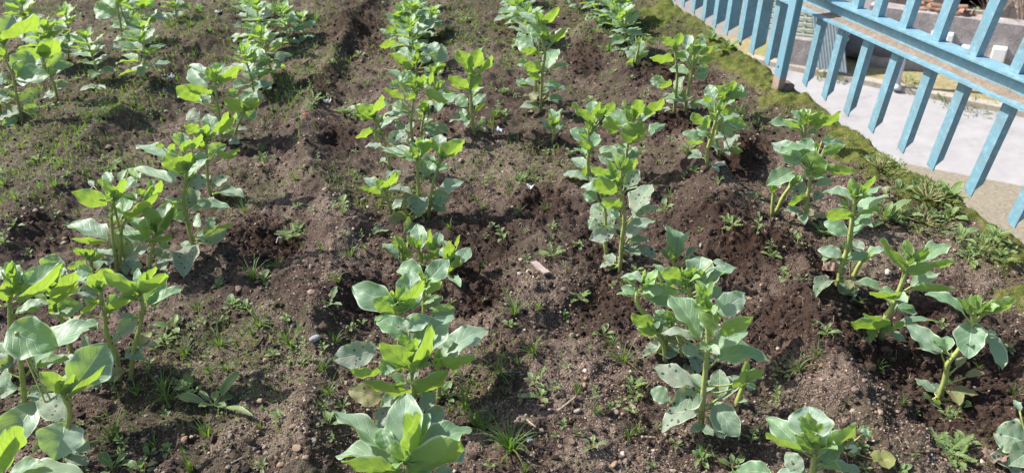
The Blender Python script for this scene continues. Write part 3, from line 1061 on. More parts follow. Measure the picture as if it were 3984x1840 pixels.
TP('third', 'slim bean plant with bright yellow V-shaped top leaves', ['W6 995 130 W2'.replace(' W2', '') + ' 985 60 975 0 930 -160 870 -290'], '''W2: L 872 892 728 785 130; L 862 885 932 708 65; U 905 905 942 868 50; L 882 962 733 1028 55; U 910 972 1062 875 45; U 830 870 690 800 60; L 880 990 900 1060 40; U 870 860 800 790 70''')
TP('third', 'dense bean plant topped by a rosette of bright folded leaves', ['W2 1165 1075 1150 940 1160 800 1180 620', 'W2 1235 1060 1230 960 1250 840'], '''W2: L 1172 675 1150 570 100; L 1212 665 1250 555 70; U 1112 692 958 515 65; U 1095 610 1150 535 100; L 1205 702 1108 742 55; L 1255 700 1428 758 85; U 1140 835 1010 785 115; U 1122 862 938 868 38; U 1330 835 1495 705 85; L 1258 855 1242 740 95; O 1000 782 930 755 55; U 1248 945 1372 1000 95; U 1335 932 1430 990 55; L 1290 640 1310 540 50; U 1060 620 985 640 60; U 1130 600 1060 560 90;L 1100 740 940 660 50; O 1100 960 1030 930 60''')
TP('third', 'smaller bean plant half hidden behind the rosette-topped bean', ['D 1098 265 1095 215 1090 180'], '''W2: L 1352 685 1350 620 75; U 1335 660 1405 610 70; U 1310 640 1350 585 85; L 1390 680 1480 690 40; U 1300 650 1250 600 70''')
TP('third', 'bean plant with arching pale leaf and dark round leaf behind', ['W2 1195 590 1190 520 1190 440 1200 380'], '''W2: L 1262 542 1408 475 75; U 1165 475 1038 395 75; U 1230 475 1302 365 85; L 1130 500 990 400 70; U 1330 470 1385 330 135 .1; L 1190 480 1200 390 70; U 1340 400 1310 320 90; L 1150 520 1090 460 70; O 1250 560 1330 520 60''')
TP('third', 'bean plant with pointed white leaf reaching right', ['W2 1140 400 1135 320 1140 250 1145 190'], '''W2: L 1132 285 1032 170 100; L 1142 285 1185 165 90; L 1005 252 980 188 70; U 1070 295 1050 220 80; U 1195 262 1352 150 75; U 1000 280 918 222 45; L 1050 335 915 345 60; L 1080 335 1205 295 75; U 1200 250 1240 110 90; O 1180 340 1280 310 70; O 1060 360 1000 400 60''')
grown_plant('third', 'leafy bean plant crowded against its neighbours', (1040, 165), (1032, 60), 9, 0.066, 3)
grown_plant('third', 'bright-topped bean plant in the crowded far part', (1052, 110), (1035, 20), 9, 0.07, 4, extra=[((1028, 105), (1010, 30))])
grown_plant('third', 'bean plant partly cut by the top edge', (1050, 62), (1040, -25), 9, 0.07, 5)
grown_plant('third', 'dark leaved bean plant near the top edge', (1078, 95), (1085, 30), 7, 0.065, 6)
grown_plant('third', 'farthest bean plant showing only its foot', (1040, 22), (1030, -70), 9, 0.07, 7)
# ---- second row from the fence
TP('second', 'tall bean plant with dusty spotted lower leaves and thick yellow stem', ['W11 1425 870 1440 640 1458 450 1478 200 1470 40 1450 -120'], '''W11: U 1420 180 1190 -140 190; L 1490 155 1438 -130 105; U 1540 -15 1755 -155 185; L 1570 155 1815 20 125; U 1500 275 1775 135 150; U 1540 345 1935 350 160; O 1385 212 1125 155 65; O 1375 545 1068 395 160; O 1425 585 1185 725 185; O 1390 712 1132 885 150; O 1195 650 1055 560 130;
 O 1560 635 1560 415 145; O 1585 635 1752 470 125; O 1515 665 1712 915 205; DO 1475 775 1598 935 95; L 1760 505 1895 415 85; L 1690 560 1760 420 80; L 1480 -30 1460 -150 80; LY 1440 -60 1400 -140 60; U 1520 120 1440 0 110; LY 1500 80 1560 10 90; O 1290 230 1405 300 110''')
TP('second', 'small bean plant tucked behind the stem of the tallest bean', ['W11 1690 680 1720 600 1750 520 1770 480'], '''W11: U 1700 645 1775 650 48; L 1740 560 1690 470 70; U 1750 540 1840 540 60; L 1770 490 1830 420 60''')
TP('second', 'bushy bean plant with spotted rounded leaves hanging near the soil', ['W11 1280 345 1285 250 1250 150 1210 60', 'W11 1160 345 1150 250 1110 170 1090 110'], '''W11: L 1082 172 958 108 85; L 1065 105 905 5 115; O 1190 185 1160 35 145; O 1245 195 1115 165 60; O 1095 292 1050 205 125; O 1085 300 972 332 48; O 1105 290 1265 255 115; U 1290 235 1405 305 115; L 1110 160 1120 60 70; U 1180 60 1080 -20 110; L 1130 90 1060 30 60''')
TP('second', 'bean plant with gleaming white leaves above a large round leaf', ['W11 1315 345 1330 100 1340 -130 1332 -260', 'W11 1230 300 1010 10 965 -40 948 -140 1010 -215'], '''W7: L 1280 925 1125 880 110; L 1322 975 1362 848 115; U 1410 962 1425 765 215 .5; U 1432 992 1695 845 125; U 1520 795 1608 825 55; U 1130 965 1072 815 70; U 1015 970 828 918 58; U 1060 935 990 900 70; U 1258 1065 982 1028 180; U 945 1035 828 990 68; L 1388 965 1425 855 75; U 1200 985 1165 900 60; O 1400 1065 1505 985 130; LY 1335 960 1330 850 90; LY 1300 985 1290 880 60; U 1140 1000 1060 1010 60; L 1180 985 1240 930 60; U 1500 1000 1570 1060 100''')
TP('second', 'young bean plant with single tall pale leaf held upright', ['W7 1235 915 1232 860 1218 800 1215 765'], '''W7: U 1210 785 1168 522 130; U 1290 735 1348 572 48; U 1190 785 1112 708 48; U 1320 765 1408 690 45; L 1290 780 1360 790 40; U 1330 790 1400 760 45''')
TP('second', 'tall bean plant with brown-spotted leaves and yellowed leaf at its foot', ['W7 815 870 828 780 835 640 852 500 845 350 825 230 838 100', 'W7 725 750 712 660 715 500 705 300'], '''W7: L 850 155 942 28 95; L 772 155 742 45 65; L 742 165 598 98 78; L 796 288 628 185 145; U 662 272 530 248 65; U 655 335 545 295 95; O 852 238 960 115 115; L 828 398 688 342 100; O 928 445 1060 225 150; O 908 485 1108 405 88; O 772 545 612 378 185; O 782 570 595 635 130; O 880 628 1085 500 105; O 888 652 1042 640 58; O 955 690 1095 770 90; DO 780 860 785 738 110; O 665 545 585 490 95;
 LY 790 180 760 90 70; LY 800 240 850 180 60; U 770 250 640 120 60; U 810 480 760 420 70; D 740 860 700 760 60; O 850 680 930 740 60''')
TP('second', 'bean plant with flat blue-green leaves low on the left', ['W7 610 215 590 150 580 60 W3'.replace(' W3', '') + ' 590 -40 585 -200'], '''W7: U 592 195 398 150 60; U 572 135 455 35 85; L 560 170 570 90 50; W3: U 790 1105 612 965 120; U 790 1095 728 948 100; L 790 920 630 765 70; U 800 915 775 755 110; L 850 860 940 765 90; L 830 900 870 800 70; LY 800 870 830 760 60; L 760 1120 690 1050 70''')
TP('second', 'bean plant with one broad yellow-green leaf facing forward', ['W7 885 150 880 60 870 0 W3'.replace(' W3', '') + ' 890 -150 885 -270'], '''W3: U 1052 935 850 828 110; L 1045 1075 1150 915 180; L 1092 905 1115 742 115; L 1172 868 1305 735 88; L 1062 895 1015 745 58; U 1212 1012 1322 925 78; L 925 1000 900 868 130; U 1145 905 1250 840 50; U 1000 1190 825 1110 110; O 1020 1170 1010 1070 110; LY 1090 880 1060 790 70; U 1110 1180 1060 1100 90; W7: O 780 60 660 10 100; U 830 50 940 0 80''')
TP('second', 'bean seedling standing alone with a short dark stem', ['W3 475 1060 485 1000 487 930'], '''W3: U 492 922 462 815 68; U 512 912 552 812 38; L 500 935 450 905 58; U 460 962 372 885 38; U 520 962 600 908 30; U 500 1000 560 940 40; U 470 960 400 940 40''', r=0.004)
TP('second', 'very tall slender bean plant with leaves all along its stem', ['W3 390 850 395 690 402 550 425 400 400 300 395 180', 'W3 348 760 355 640 370 520'], '''W3: L 392 195 355 85 75; L 422 185 525 52 75; U 350 175 236 95 58; U 400 275 290 190 88; L 432 275 405 185 68; L 472 325 582 215 68; U 505 300 612 215 48; U 342 355 208 290 130; L 362 405 250 372 68; U 440 522 525 368 108; L 392 525 270 480 95; U 482 522 605 488 38; L 382 595 305 540 58; U 420 622 535 650 85; O 440 695 420 640 100; U 300 645 208 600 68; O 372 642 225 640 48; O 382 805 232 805 55; O 305 875 365 800 85; U 475 655 592 672 38; D 382 712 300 710 38; U 300 470 205 480 60; U 370 330 310 240 80; L 440 300 400 230 70; U 440 740 560 745 60''')
grown_plant('second', 'leafy bean plant just behind the slender tall one', (1345, 118), (1330, 30), 9, 0.07, 12)
grown_plant('second', 'bean plant with pale lower leaves in the far part', (1318, 90), (1305, 0), 9, 0.068, 13)
grown_plant('second', 'far bean plant cut by the top edge', (1285, 55), (1278, -40), 9, 0.068, 14)
grown_plant('second', 'farthest bean plant beside bare soil', (1300, 20), (1290, -70), 9, 0.068, 15)
TP('lone', 'lone bean plant between two rows with bright V-shaped top leaves', ['W2 1625 1000 1600 850 1595 700 1588 560'], '''W2: L 1575 520 1495 375 115; L 1590 520 1655 362 125; U 1612 545 1695 345 55; L 1660 555 1752 415 58; L 1575 668 1430 565 95; L 1590 675 1665 560 110; U 1572 795 1495 710 100; U 1618 785 1710 705 65; U 1560 905 1435 912 38; U 1552 875 1530 810 60; L 1642 835 1700 755 38; O 1640 945 1705 900 58; U 1580 560 1465 375 60; U 1590 900 1480 850 50''')
# ---- row nearest the fence
TP('first', 'bean plant with a rosette of pale leaves around a bright heart', ['W12 330 1420 330 1250 350 1080 340 960'], '''W12: U 320 950 310 690 330 .45; L 365 1035 280 890 200; L 395 1025 670 820 105; LY 350 880 315 738 85; LY 340 890 255 760 60; LY 380 890 410 815 60; U 225 1000 -5 775 165; L 250 1015 -10 890 60; U 420 1125 700 1180 95; O 255 1185 145 1030 145; W11: U 1950 1185 1690 1165 150; W12: U 400 1050 640 850 80; U 300 1190 60 1220 110; O 350 1160 430 1080 100''')
TP('first', 'leaning bean plant with drooping broad leaves and thick bare stem', ['W12 1265 660 1300 580 1335 470 1350 370 1425 280 1540 80 1560 -30'], '''W12: U 1305 290 1045 85 150; U 1540 60 1500 335 215 -.2; U 1625 150 1755 420 105; U 1625 135 1715 150 48; D 1400 335 1115 262 38; D 1420 400 1475 325 60; D 1480 475 1622 438 58; U 1330 505 1392 510 38; U 1300 690 1215 660 58; U 1400 665 1475 625 68; U 1420 702 1532 690 48; U 1225 645 1155 605 38;
 W8: U 1470 1185 1180 1042 78; L 1530 1185 1420 1065 55; L 1545 1190 1530 1040 40; L 1562 1185 1585 1038 38; L 1612 1185 1862 1078 98; L 1622 1190 1785 1128 58; L 1590 1180 1650 1090 50; LY 1520 1180 1470 1060 40; U 1600 1190 1740 1120 70''')
TP('first', 'bean plant cut by the right edge with round spotted leaf', ['W12 1990 1100 1980 960'], '''W12: O 1950 960 1690 890 270; DO 1960 1080 1672 1060 240; U 1890 730 1836 642 45; O 2000 1000 1800 1130 200''', buds=False)
TP('first', 'bean plant with dark low leaves and bright open top leaves', ['W12 843 190 890 20 W8'.replace(' W8', '') + ' 925 -30 985 -170 1040 -320 1060 -400'], '''W8: L 1022 865 860 625 75; L 1082 785 1050 628 75; L 1112 805 1205 695 58; U 1165 805 1365 685 125; L 1042 875 1245 825 105; L 1212 845 1412 795 68; U 1075 985 1258 888 115; L 1092 1005 1405 1005 65; U 872 1025 658 955 58; L 1062 1078 765 1030 60; U 962 1155 1125 1185 80; LY 1075 790 1040 640 55; LY 1110 800 1180 690 50; U 1130 800 1180 770 60; W12: L 900 95 630 60 95; L 900 92 722 -5 68; L 950 105 1025 60 58; U 940 112 1285 65 45; U 930 142 1032 192 58; L 860 120 950 100 60; U 880 60 800 20 60''')
TP('first', 'slender bean plant with pale yellowed leaves at its foot', ['W8 525 985 560 830 595 720 630 540 648 400 660 310', 'W8 640 920 680 840 720 780'], '''W8: L 672 335 640 175 85; L 692 322 805 160 55; U 642 345 415 285 62; U 700 335 852 242 58; L 642 472 450 430 105; U 690 435 905 310 85; L 690 452 860 385 38; U 602 602 425 505 118; U 650 602 785 445 105; U 562 765 378 715 98; U 580 782 408 790 48; U 592 782 748 740 85; O 642 735 690 640 105; U 740 765 888 715 68; O 522 955 362 1068 98; DO 530 955 645 1020 130; LY 660 320 700 220 60; O 600 800 640 740 70; U 640 700 560 660 70; U 620 1000 650 1080 50; O 560 900 520 800 60''')
TP('first', 'bean plant with broad yellow-green leaf and wavy dark leaf', ['W8 268 520 290 420 310 280 325 170 345 100', 'W8 60 440 120 320 190 220', 'W8 40 450 45 340 50 270'], '''W8: L 362 158 355 -25 185; L 420 115 668 140 75; U 245 75 120 -60 130; U 195 125 -5 230 140; O 262 315 195 165 115; U 362 225 488 200 68; O 352 345 405 280 85; L 292 312 155 372 58; U 230 330 160 340 60; W4: U 262 1190 330 1030 135; U 425 1105 580 1075 88; LY 372 1105 360 1060 58; U 405 1055 505 1030 68; U 240 1190 30 1070 110; L 420 1140 570 1090 90; LY 440 1140 480 1090 50; U 300 1100 80 1140 60''')
TP('first', 'bean plant beside the mossy edge with long grey leaf arm', ['W4 255 1130 270 1040 285 950 290 880'], '''W4: L 345 965 552 835 75; L 325 935 420 838 85; U 272 885 180 828 60; U 292 885 322 815 50; U 265 965 15 915 68; L 290 940 250 880 50; U 300 900 250 820 70; U 320 1010 360 960 50; L 240 960 120 900 30''')
TP('first', 'bean plant growing before the dark soil heap', ['W7 1480 95 1470 0 W3'.replace(' W3', '') + ' 1500 -120 1560 -330', 'W7 1560 50 1555 -40 1540 -150 1590 -350 1620 -450'], '''W3: L 1762 745 1685 635 105; L 1790 735 1835 605 95; U 1830 725 1880 635 88; U 1850 725 1925 680 68; U 1690 745 1645 635 100; L 1655 770 1610 715 60; L 1730 855 1845 805 58; U 1722 835 1532 770 58; U 1770 905 1925 945 105; L 1592 935 1525 840 88; L 1632 965 1640 875 58; U 1595 1045 1448 990 78; L 1605 1065 1470 1050 28; O 1740 1105 1635 1090 58; DO 1775 1105 1875 1005 58; U 1742 925 1690 845 78; L 1805 1135 1902 1130 48; U 1700 960 1830 1010 80; U 1720 950 1900 870 60; L 1800 740 1900 690 60; O 1700 1000 1760 920 70; U 1640 1020 1560 950 70''')
TP('first', 'pair-stemmed bean plant with flat dark lower leaves', ['W3 1470 850 1485 700 1515 560 1530 450 1545 370', 'W3 1385 850 1400 700 1410 560 1400 440 1395 360'], '''W3: L 1390 352 1305 268 68; L 1402 352 1435 245 78; U 1470 372 1500 260 88; L 1378 462 1205 430 68; L 1405 432 1460 395 68; L 1532 415 1525 325 78; U 1552 375 1610 282 85; L 1582 412 1675 342 55; L 1572 455 1692 438 48; U 1480 435 1385 400 50; U 1500 482 1565 430 68; U 1500 545 1345 520 68; U 1540 562 1645 540 98; U 1322 622 1205 600 88; L 1372 632 1270 650 55; O 1430 705 1450 575 78; U 1500 745 1305 735 78; U 1510 765 1570 790 78; LY 1540 400 1580 330 60; U 1560 530 1640 500 70; O 1400 760 1320 700 70; U 1480 460 1440 380 80''')
TP('first', 'small dark leaved bean plant on the clod', ['W3 1100 490 1105 430 1120 370 1125 320'], '''W3: U 1120 400 1135 290 80; U 1090 440 1025 380 60; U 1130 440 1195 380 55; U 1080 470 1020 480 60; L 1130 420 1190 400 40; U 1100 400 1060 350 55''')
grown_plant('first', 'pale leaved bean plant with a white upright leaf', (1585, 118), (1565, 35), 10, 0.068, 22)
grown_plant('first', 'bean plant with sunlit pale lower leaves', (1535, 75), (1545, 0), 10, 0.07, 23, extra=[((1560, 60), (1575, -20))])
grown_plant('first', 'far bean plant cut by the top edge', (1500, 45), (1495, -40), 9, 0.07, 24)
grown_plant('first', 'farthest bean plant on the left', (1465, 20), (1455, -60), 9, 0.066, 25)
# ---- fourth row from the fence (left)
TP('fourth', 'large bean plant with very broad dark blue-green leaves', ['W9 175 900 178 600 150 330 120 140', 'W9 480 1130 500 900 520 720 470 600 480 530'], '''W9: U 55 120 435 245 320 .1; U 250 395 715 75 165; U 555 545 785 220 320; L 510 625 785 385 55; L 480 605 295 430 125; L 490 605 550 450 85; O 490 800 300 620 200; U 480 810 405 1095 315; O 560 1020 662 940 110; O 490 1065 662 1120 105; U 290 655 55 1040 230; O 135 545 -5 620 88; O 210 600 385 580 125; U 180 330 -10 220 120; O 30 420 120 560 90; U 230 400 520 340 90; O 440 480 560 560 90; O 300 960 240 1040 90; LY 475 590 430 500 90; LY 490 590 520 500 80''', r=0.0085, buds=False)
TP('fourth', 'bean plant cut by the lower left corner', ['W9 -20 1450 0 1300 20 1120'], '''W9: L 20 1190 100 840 150; U 90 1200 640 1200 130; L 0 1150 40 860 90; U 60 1210 330 1120 110''', buds=False)
TP('fourth', 'bean plant at left edge with broad upright yellow-green leaf', ['W9 70 480 75 250 75 0 W5'.replace(' W5', '') + ' 65 -120 75 -260'], '''W5: L 70 1095 85 920 175; U 150 1075 445 805 145; L 150 1115 465 815 85; U 150 940 40 845 120; U 200 960 260 870 100; U 140 1170 375 1110 68; U 100 1000 200 870 90; U 20 930 -30 860 120; LY 80 1040 40 960 60; W9: O 100 330 -10 420 80; O 90 390 -20 300 100; U 100 20 300 -20 60''')
TP('fourth', 'bean plant with one tall curling yellow leaf', ['W9 530 345 500 110 440 20 W5'.replace(' W5', '') + ' 395 -60 390 -200'], '''W5: L 420 1125 560 875 145; U 355 890 420 745 165; U 450 970 465 835 100; U 355 985 330 935 90; U 430 1155 625 1130 155; L 612 1190 690 1125 45; LY 380 1060 350 960 60; U 400 980 380 860 110; L 410 1190 380 1120 60; W9: D 440 40 520 50 40; O 520 130 740 60 110''')
TP('fourth', 'bean plant with two bright leaves raised on either side', ['W9 885 490 870 330 800 160 780 0 W5'.replace(' W5', '') + ' 745 -170', 'W9 965 490 1000 260 1050 80 1065 -60 1040 -180'], '''W5: L 735 1005 660 890 70; L 730 1005 800 850 165; U 690 865 562 865 105; O 735 1035 568 1030 105; U 700 985 562 940 48; L 1030 1052 770 875 115; L 1042 1045 1235 885 115; U 1040 965 1035 860 58; LY 1105 945 1160 840 60; U 1100 1125 1245 945 120; U 1130 1140 1365 1005 95; L 820 1185 980 1020 95; U 800 1115 880 1040 80; L 640 1190 730 1085 48; LY 1070 1000 1080 880 60; U 760 960 690 900 70; W9: O 885 145 1035 15 115; DO 830 235 1005 115 45; O 940 270 1075 340 95; O 850 270 800 420 90; O 690 270 640 150 60; O 760 480 640 540 120; DO 870 480 760 500 50; O 870 320 820 250 80''')
TP('fourth', 'small bean plant low between larger ones', ['W5 690 900 680 830 665 770'], '''W5: L 645 765 552 702 60; L 670 795 690 705 58; L 690 805 765 735 48; U 740 855 795 715 58; L 645 805 500 850 65; LY 660 770 640 710 45; U 680 780 720 700 60''')
TP('fourth', 'bean plant with sideways yellow leaf and white folded leaf', ['W5 870 875 858 740 840 590 832 460 845 330', 'W5 880 870 900 640 930 500 1100 330'], '''W5: L 795 385 535 278 130; L 842 325 775 190 80; L 882 325 915 185 68; L 780 235 735 185 58; U 830 215 782 135 80; U 925 280 1055 135 80; U 900 205 945 115 48; U 900 485 1035 280 98; L 958 495 1178 300 88; U 805 635 505 535 130; L 805 665 525 630 45; O 930 775 930 520 180 .3; O 925 805 1115 690 88; LY 860 320 840 240 70; LY 1160 335 1195 195 58; U 1115 265 1140 190 55; LY 1060 305 1030 255 78; L 960 125 1040 180 60; U 700 240 660 200 40; L 1060 300 1110 320 50; O 840 770 700 720 70; U 850 510 900 490 40''')
TP('fourth', 'bean plant with upright blue-green leaf fan', ['W5 1105 890 1120 780 1142 680 1170 560'], '''W5: L 1182 565 1080 385 120; U 1212 565 1255 360 125; L 1242 565 1305 375 75; U 1092 615 968 475 108; U 1110 645 870 585 78; L 1132 655 1282 595 55; O 1160 815 1368 765 98; L 1112 612 1075 525 65; LY 1180 560 1150 440 90; U 1200 700 1240 660 90; L 1190 600 1290 400 60; O 1150 760 1200 700 80''')
TP('fourth', 'bean plant with long leaf arm and dusty drooping leaf', ['W5 1450 745 1430 640 1395 480 1370 350 1385 180 1395 100'], '''W5: L 1382 135 1225 15 170; L 1400 130 1410 -10 110; U 1312 215 945 108 70; U 1430 175 1475 75 48; U 1400 210 1560 30 60; O 1410 225 1545 190 125; O 1400 400 1460 250 130; U 1420 415 1715 400 78; U 1385 435 1290 480 110; L 1420 535 1395 490 40; O 1472 645 1690 560 145; O 1440 670 1375 915 165; U 1500 545 1475 440 58; U 1560 560 1590 470 75; LY 1620 555 1728 515 38; U 1380 410 1280 340 100; U 1340 150 1250 130 70;
 W1: U 1340 1095 1365 995 125; L 1332 1190 1235 1150 120; L 1362 1135 1385 1055 65; LY 1290 1135 1275 1075 65; L 1215 1105 1165 1075 60; U 1245 1185 1022 1085 98; U 1430 1190 1560 1170 60; LY 1380 1130 1420 1040 60; L 1440 1120 1500 1000 60''')
TP('fourth', 'bean plant with flat pale leaves and bright cupped top', ['W5 1575 330 1555 230 1545 60 W1'.replace(' W1', '') + ' 1540 -40 1530 -120'], '''W5: O 1585 255 1718 165 68; O 1590 290 1822 325 75; U 1532 215 1500 150 60; W1: L 1500 1115 1500 985 140; U 1582 1025 1545 855 125; L 1592 1015 1700 835 55; L 1640 1005 1765 838 48; L 1472 995 1380 925 95; U 1560 1175 1650 1070 98; L 1700 1175 1790 1110 38; LY 1530 1000 1540 930 70; U 1600 1150 1690 1080 60; L 1620 1160 1760 1170 60; U 1480 1060 1420 1100 50''')
TP('fourth', 'tall bean plant with bright leaves spreading left', ['W1 1655 1075 1645 930 1622 760 1608 640 1610 570'], '''W1: L 1602 615 1545 505 85; L 1640 625 1775 495 85; U 1635 600 1745 488 50; L 1485 755 1318 645 130; L 1582 705 1390 635 75; U 1502 775 1322 720 65; U 1545 645 1430 505 140; LY 1610 610 1590 510 55; U 1560 780 1500 700 70; U 1590 840 1650 780 60; O 1500 900 1410 830 110; U 1530 560 1410 490 60; U 1700 690 1780 680 60; U 1560 560 1680 480 70''')
TP('fourth', 'slanting bean plant with dull wide leaves', ['W1 1735 1055 1770 950 1815 850 1830 780'], '''W1: L 1822 835 1680 735 115; L 1832 835 1925 735 90; U 1842 895 1905 820 85; O 1740 980 1850 965 40; U 1750 960 1690 1000 60; LY 1840 800 1850 730 55; O 1720 1040 1790 1070 70; U 1800 900 1760 860 60''')
grown_plant('fourth', 'bean plant with layered blue-green leaves', (640, 245), (610, 130), 10, 0.075, 30)
grown_plant('fourth', 'dense bean plant with bright leaf tiers', (690, 205), (655, 85), 10, 0.075, 31)
grown_plant('fourth', 'tall far bean plant with pale stem', (655, 140), (645, 10), 10, 0.075, 32)
grown_plant('fourth', 'wide far bean plant beside dark clods', (728, 112), (705, 25), 9, 0.07, 33)
grown_plant('fourth', 'bright far bean plant near the top edge', (620, 95), (625, -20), 9, 0.075, 34)
grown_plant('fourth', 'short far bean plant with flat leaves', (765, 95), (755, 45), 7, 0.06, 35)
grown_plant('fourth', 'farthest bean plant cut by the top edge', (690, 45), (690, -60), 9, 0.07, 36)
# ---- far left row
TP('fifth', 'tall bean plant at left edge with wide mottled leaves', ['W1 160 910 125 720 95 570 45 450 20 320'], '''W1: U 130 565 205 385 185; U 120 582 375 565 150; O 140 765 310 650 108; O 110 715 -10 700 105; L 50 295 245 105 115; U 20 275 95 115 125; D 100 845 35 760 75; U 180 825 290 800 95; L 30 420 -20 330 80; O 150 830 -10 900 60; U 60 600 -20 580 90; L 40 330 -30 260 90; U 130 880 20 940 70''', r=0.0075)
TP('fifth', 'bean plant with cupped leaf over grey lower leaves', ['W1 425 750 400 620 340 520 320 440 320 400'], '''W1: L 302 435 140 365 85; L 352 438 395 295 150; U 352 505 470 390 108; U 402 505 550 480 68; LY 320 430 300 310 80; U 310 500 240 430 80; O 420 660 520 620 60; U 380 580 500 480 70; U 420 720 340 690 60''')
grown_plant('fifth', 'leafy bean plant with dark lower leaves', (255, 215), (215, 95), 9, 0.075, 41)
grown_plant('fifth', 'bean plant with wide flat leaf tiers', (362, 205), (360, 70), 9, 0.08, 42)
TP('fifth', 'bean plant with thick pale stem and bright top', ['W1 935 430 915 300 895 150 865 0 860 -60', 'W1 1000 410 1020 250 1050 120 1060 60'], '''W1: U 960 130 910 80 80; O 980 150 920 140 70; L 1070 150 980 130 90; L 1080 150 1160 140 70; U 1080 130 1260 160 60; U 1060 70 1000 -20 110; LY 1060 60 1090 -20 90; U 1080 60 1160 0 80; U 870 100 700 60 130; U 860 60 760 -20 100; L 880 30 940 -40 80; O 950 180 1100 190 70; O 990 330 950 240 70; O 1000 330 1095 335 45; O 930 380 800 360 50; U 1000 200 1100 200 70''')
grown_plant('fifth', 'dense bean plant with bright cupped leaves', (170, 150), (165, 35), 9, 0.08, 44, extra=[((130, 175), (110, 70))])
grown_plant('fifth', 'bean plant at the back left with bluish leaves', (330, 110), (335, 15), 9, 0.075, 45)
grown_plant('fifth', 'far bean plant beside the grassy strip', (445, 50), (440, -5), 8, 0.07, 46)
grown_plant('fifth', 'bean plant in the upper left corner', (60, 120), (55, 10), 9, 0.08, 47)
grown_plant('fifth', 'low bean plant spreading at left edge', (0, 290), (-12, 240), 7, 0.07, 48)

ROWNAME = {'first': 'the row nearest the fence', 'second': 'the second row from the fence', 'third': 'the third row from the fence', 'fourth': 'the fourth row from the fence', 'fifth': 'the leftmost row'}
ORD = ['first', 'second', 'third', 'fourth', 'fifth', 'sixth', 'seventh', 'eighth', 'ninth', 'tenth', 'eleventh', 'twelfth', 'thirteenth', 'fourteenth', 'fifteenth', 'sixteenth', 'seventeenth', 'eighteenth', 'nineteenth', 'twentieth']
PLACE = []           # (ground point, phrase) used to say where small things stand
for row in ('first', 'second', 'third', 'fourth', 'fifth', 'lone'):
    L_ = sorted([p for p in PLANTS if p[0] == row], key=lambda p: (p[1] - CC) @ HF)
    for i, (r_, org, root, desc) in enumerate(L_):
        short = {'first': 'fence-side row', 'second': 'second row', 'third': 'third row', 'fourth': 'fourth row', 'fifth': 'leftmost row'}.get(row)
        if row == 'lone': lab = desc; ph = 'the lone bean plant'
        else:
            lab = desc + ', in ' + {'first': 'fence-side row', 'second': 'second row', 'third': 'third row', 'fourth': 'fourth row', 'fifth': 'leftmost row'}[row]
            ph = ORD[i] + ' bean of the ' + short
        tag(root, lab, 'bean plant', 'broad bean plants growing in rows')
        PLACE.append((org, ph))
# ------------------------------------------------------------------ blue railing
FT = norm([FA, 1, 0]); FN = norm([1, -FA, 0])


def fp(y, n=0.0, z=0.0):
    return np.array([fence_x(y), y, 0]) + FN * n + np.array([0, 0, z])


def ztop(y): return 0.449 - 0.033 * (y - 2.65)


fence = empty('metal_railing', fp(2.9, 0, 0))
tag(fence, 'light blue painted metal railing along the edge of the raised plot', 'railing')
FO = np.array(fence.location)


def bar(y, z0, z1, wdt=0.036, dep=0.027, cut=True, lean=0.0, name='bar'):
    mb = MB()
    jit = random.uniform(-0.006, 0.006); lean = lean + random.uniform(-.012, .012); z0 = z0 + (random.uniform(-.005, .005) if cut else 0)
    def P(t, n, z): return fp(y + t + lean * (z - z0), n, z) - FO
    th = 0.005; b = 0.0012
    # front plate, lower edge cut on the slant
    zc = z0 + 0.012 if cut else z0
    A = [P(-wdt / 2, 0, z0), P(wdt / 2, 0, zc), P(wdt / 2, 0, z1), P(-wdt / 2, 0, z1), P(-wdt / 2, th, z0 + 0.002), P(wdt / 2, th, zc + 0.002), P(wdt / 2, th, z1), P(-wdt / 2, th, z1)]
    box = [(0, 3, 2, 1), (4, 5, 6, 7), (0, 1, 5, 4), (3, 7, 6, 2), (0, 4, 7, 3), (1, 2, 6, 5)]
    mb.add(A, box)
    # the two side flanges, ending higher
    lift = 0.034 + jit if cut else 0.0
    for s in (-1, 1):
        o = s * (wdt / 2 - 0.0025)
        za = z0 + lift * 0.75; zb_ = z0 + lift + (0.014 if cut else 0)
        B = [P(o - 0.0025, th, za), P(o + 0.0025, th, za), P(o + 0.0025, th, z1), P(o - 0.0025, th, z1), P(o - 0.0025, dep, zb_), P(o + 0.0025, dep, zb_), P(o + 0.0025, dep, z1), P(o - 0.0025, dep, z1)]
        mb.add(B, box)
    mb.build(name, M_BLUE, fence, smooth=False)


# rail: a channel open towards the plot, top and bottom flange and web
def rail_piece(y0, y1):
    mb = MB()
    n = 60
    ys = np.linspace(y0, y1, n)
    prof = [(-0.022, 0.0), (0.030, 0.0), (0.030, -0.078), (-0.034, -0.078), (-0.034, -0.070), (0.014, -0.069), (0.014, -0.009), (-0.022, -0.007)]
    k = len(prof)
    V = []
    for y in ys:
        for a, z in prof:
            V.append(fp(y, a, ztop(y) + z) - FO)
    Fc = [(i * k + j, i * k + (j + 1) % k, (i + 1) * k + (j + 1) % k, (i + 1) * k + j) for i in range(n - 1) for j in range(k)]
    Fc += [tuple(range(k))[::-1], tuple(range((n - 1) * k, n * k))]
    mb.add(V, Fc)
    return mb.build('rail', M_BLUE, fence, smooth=False)


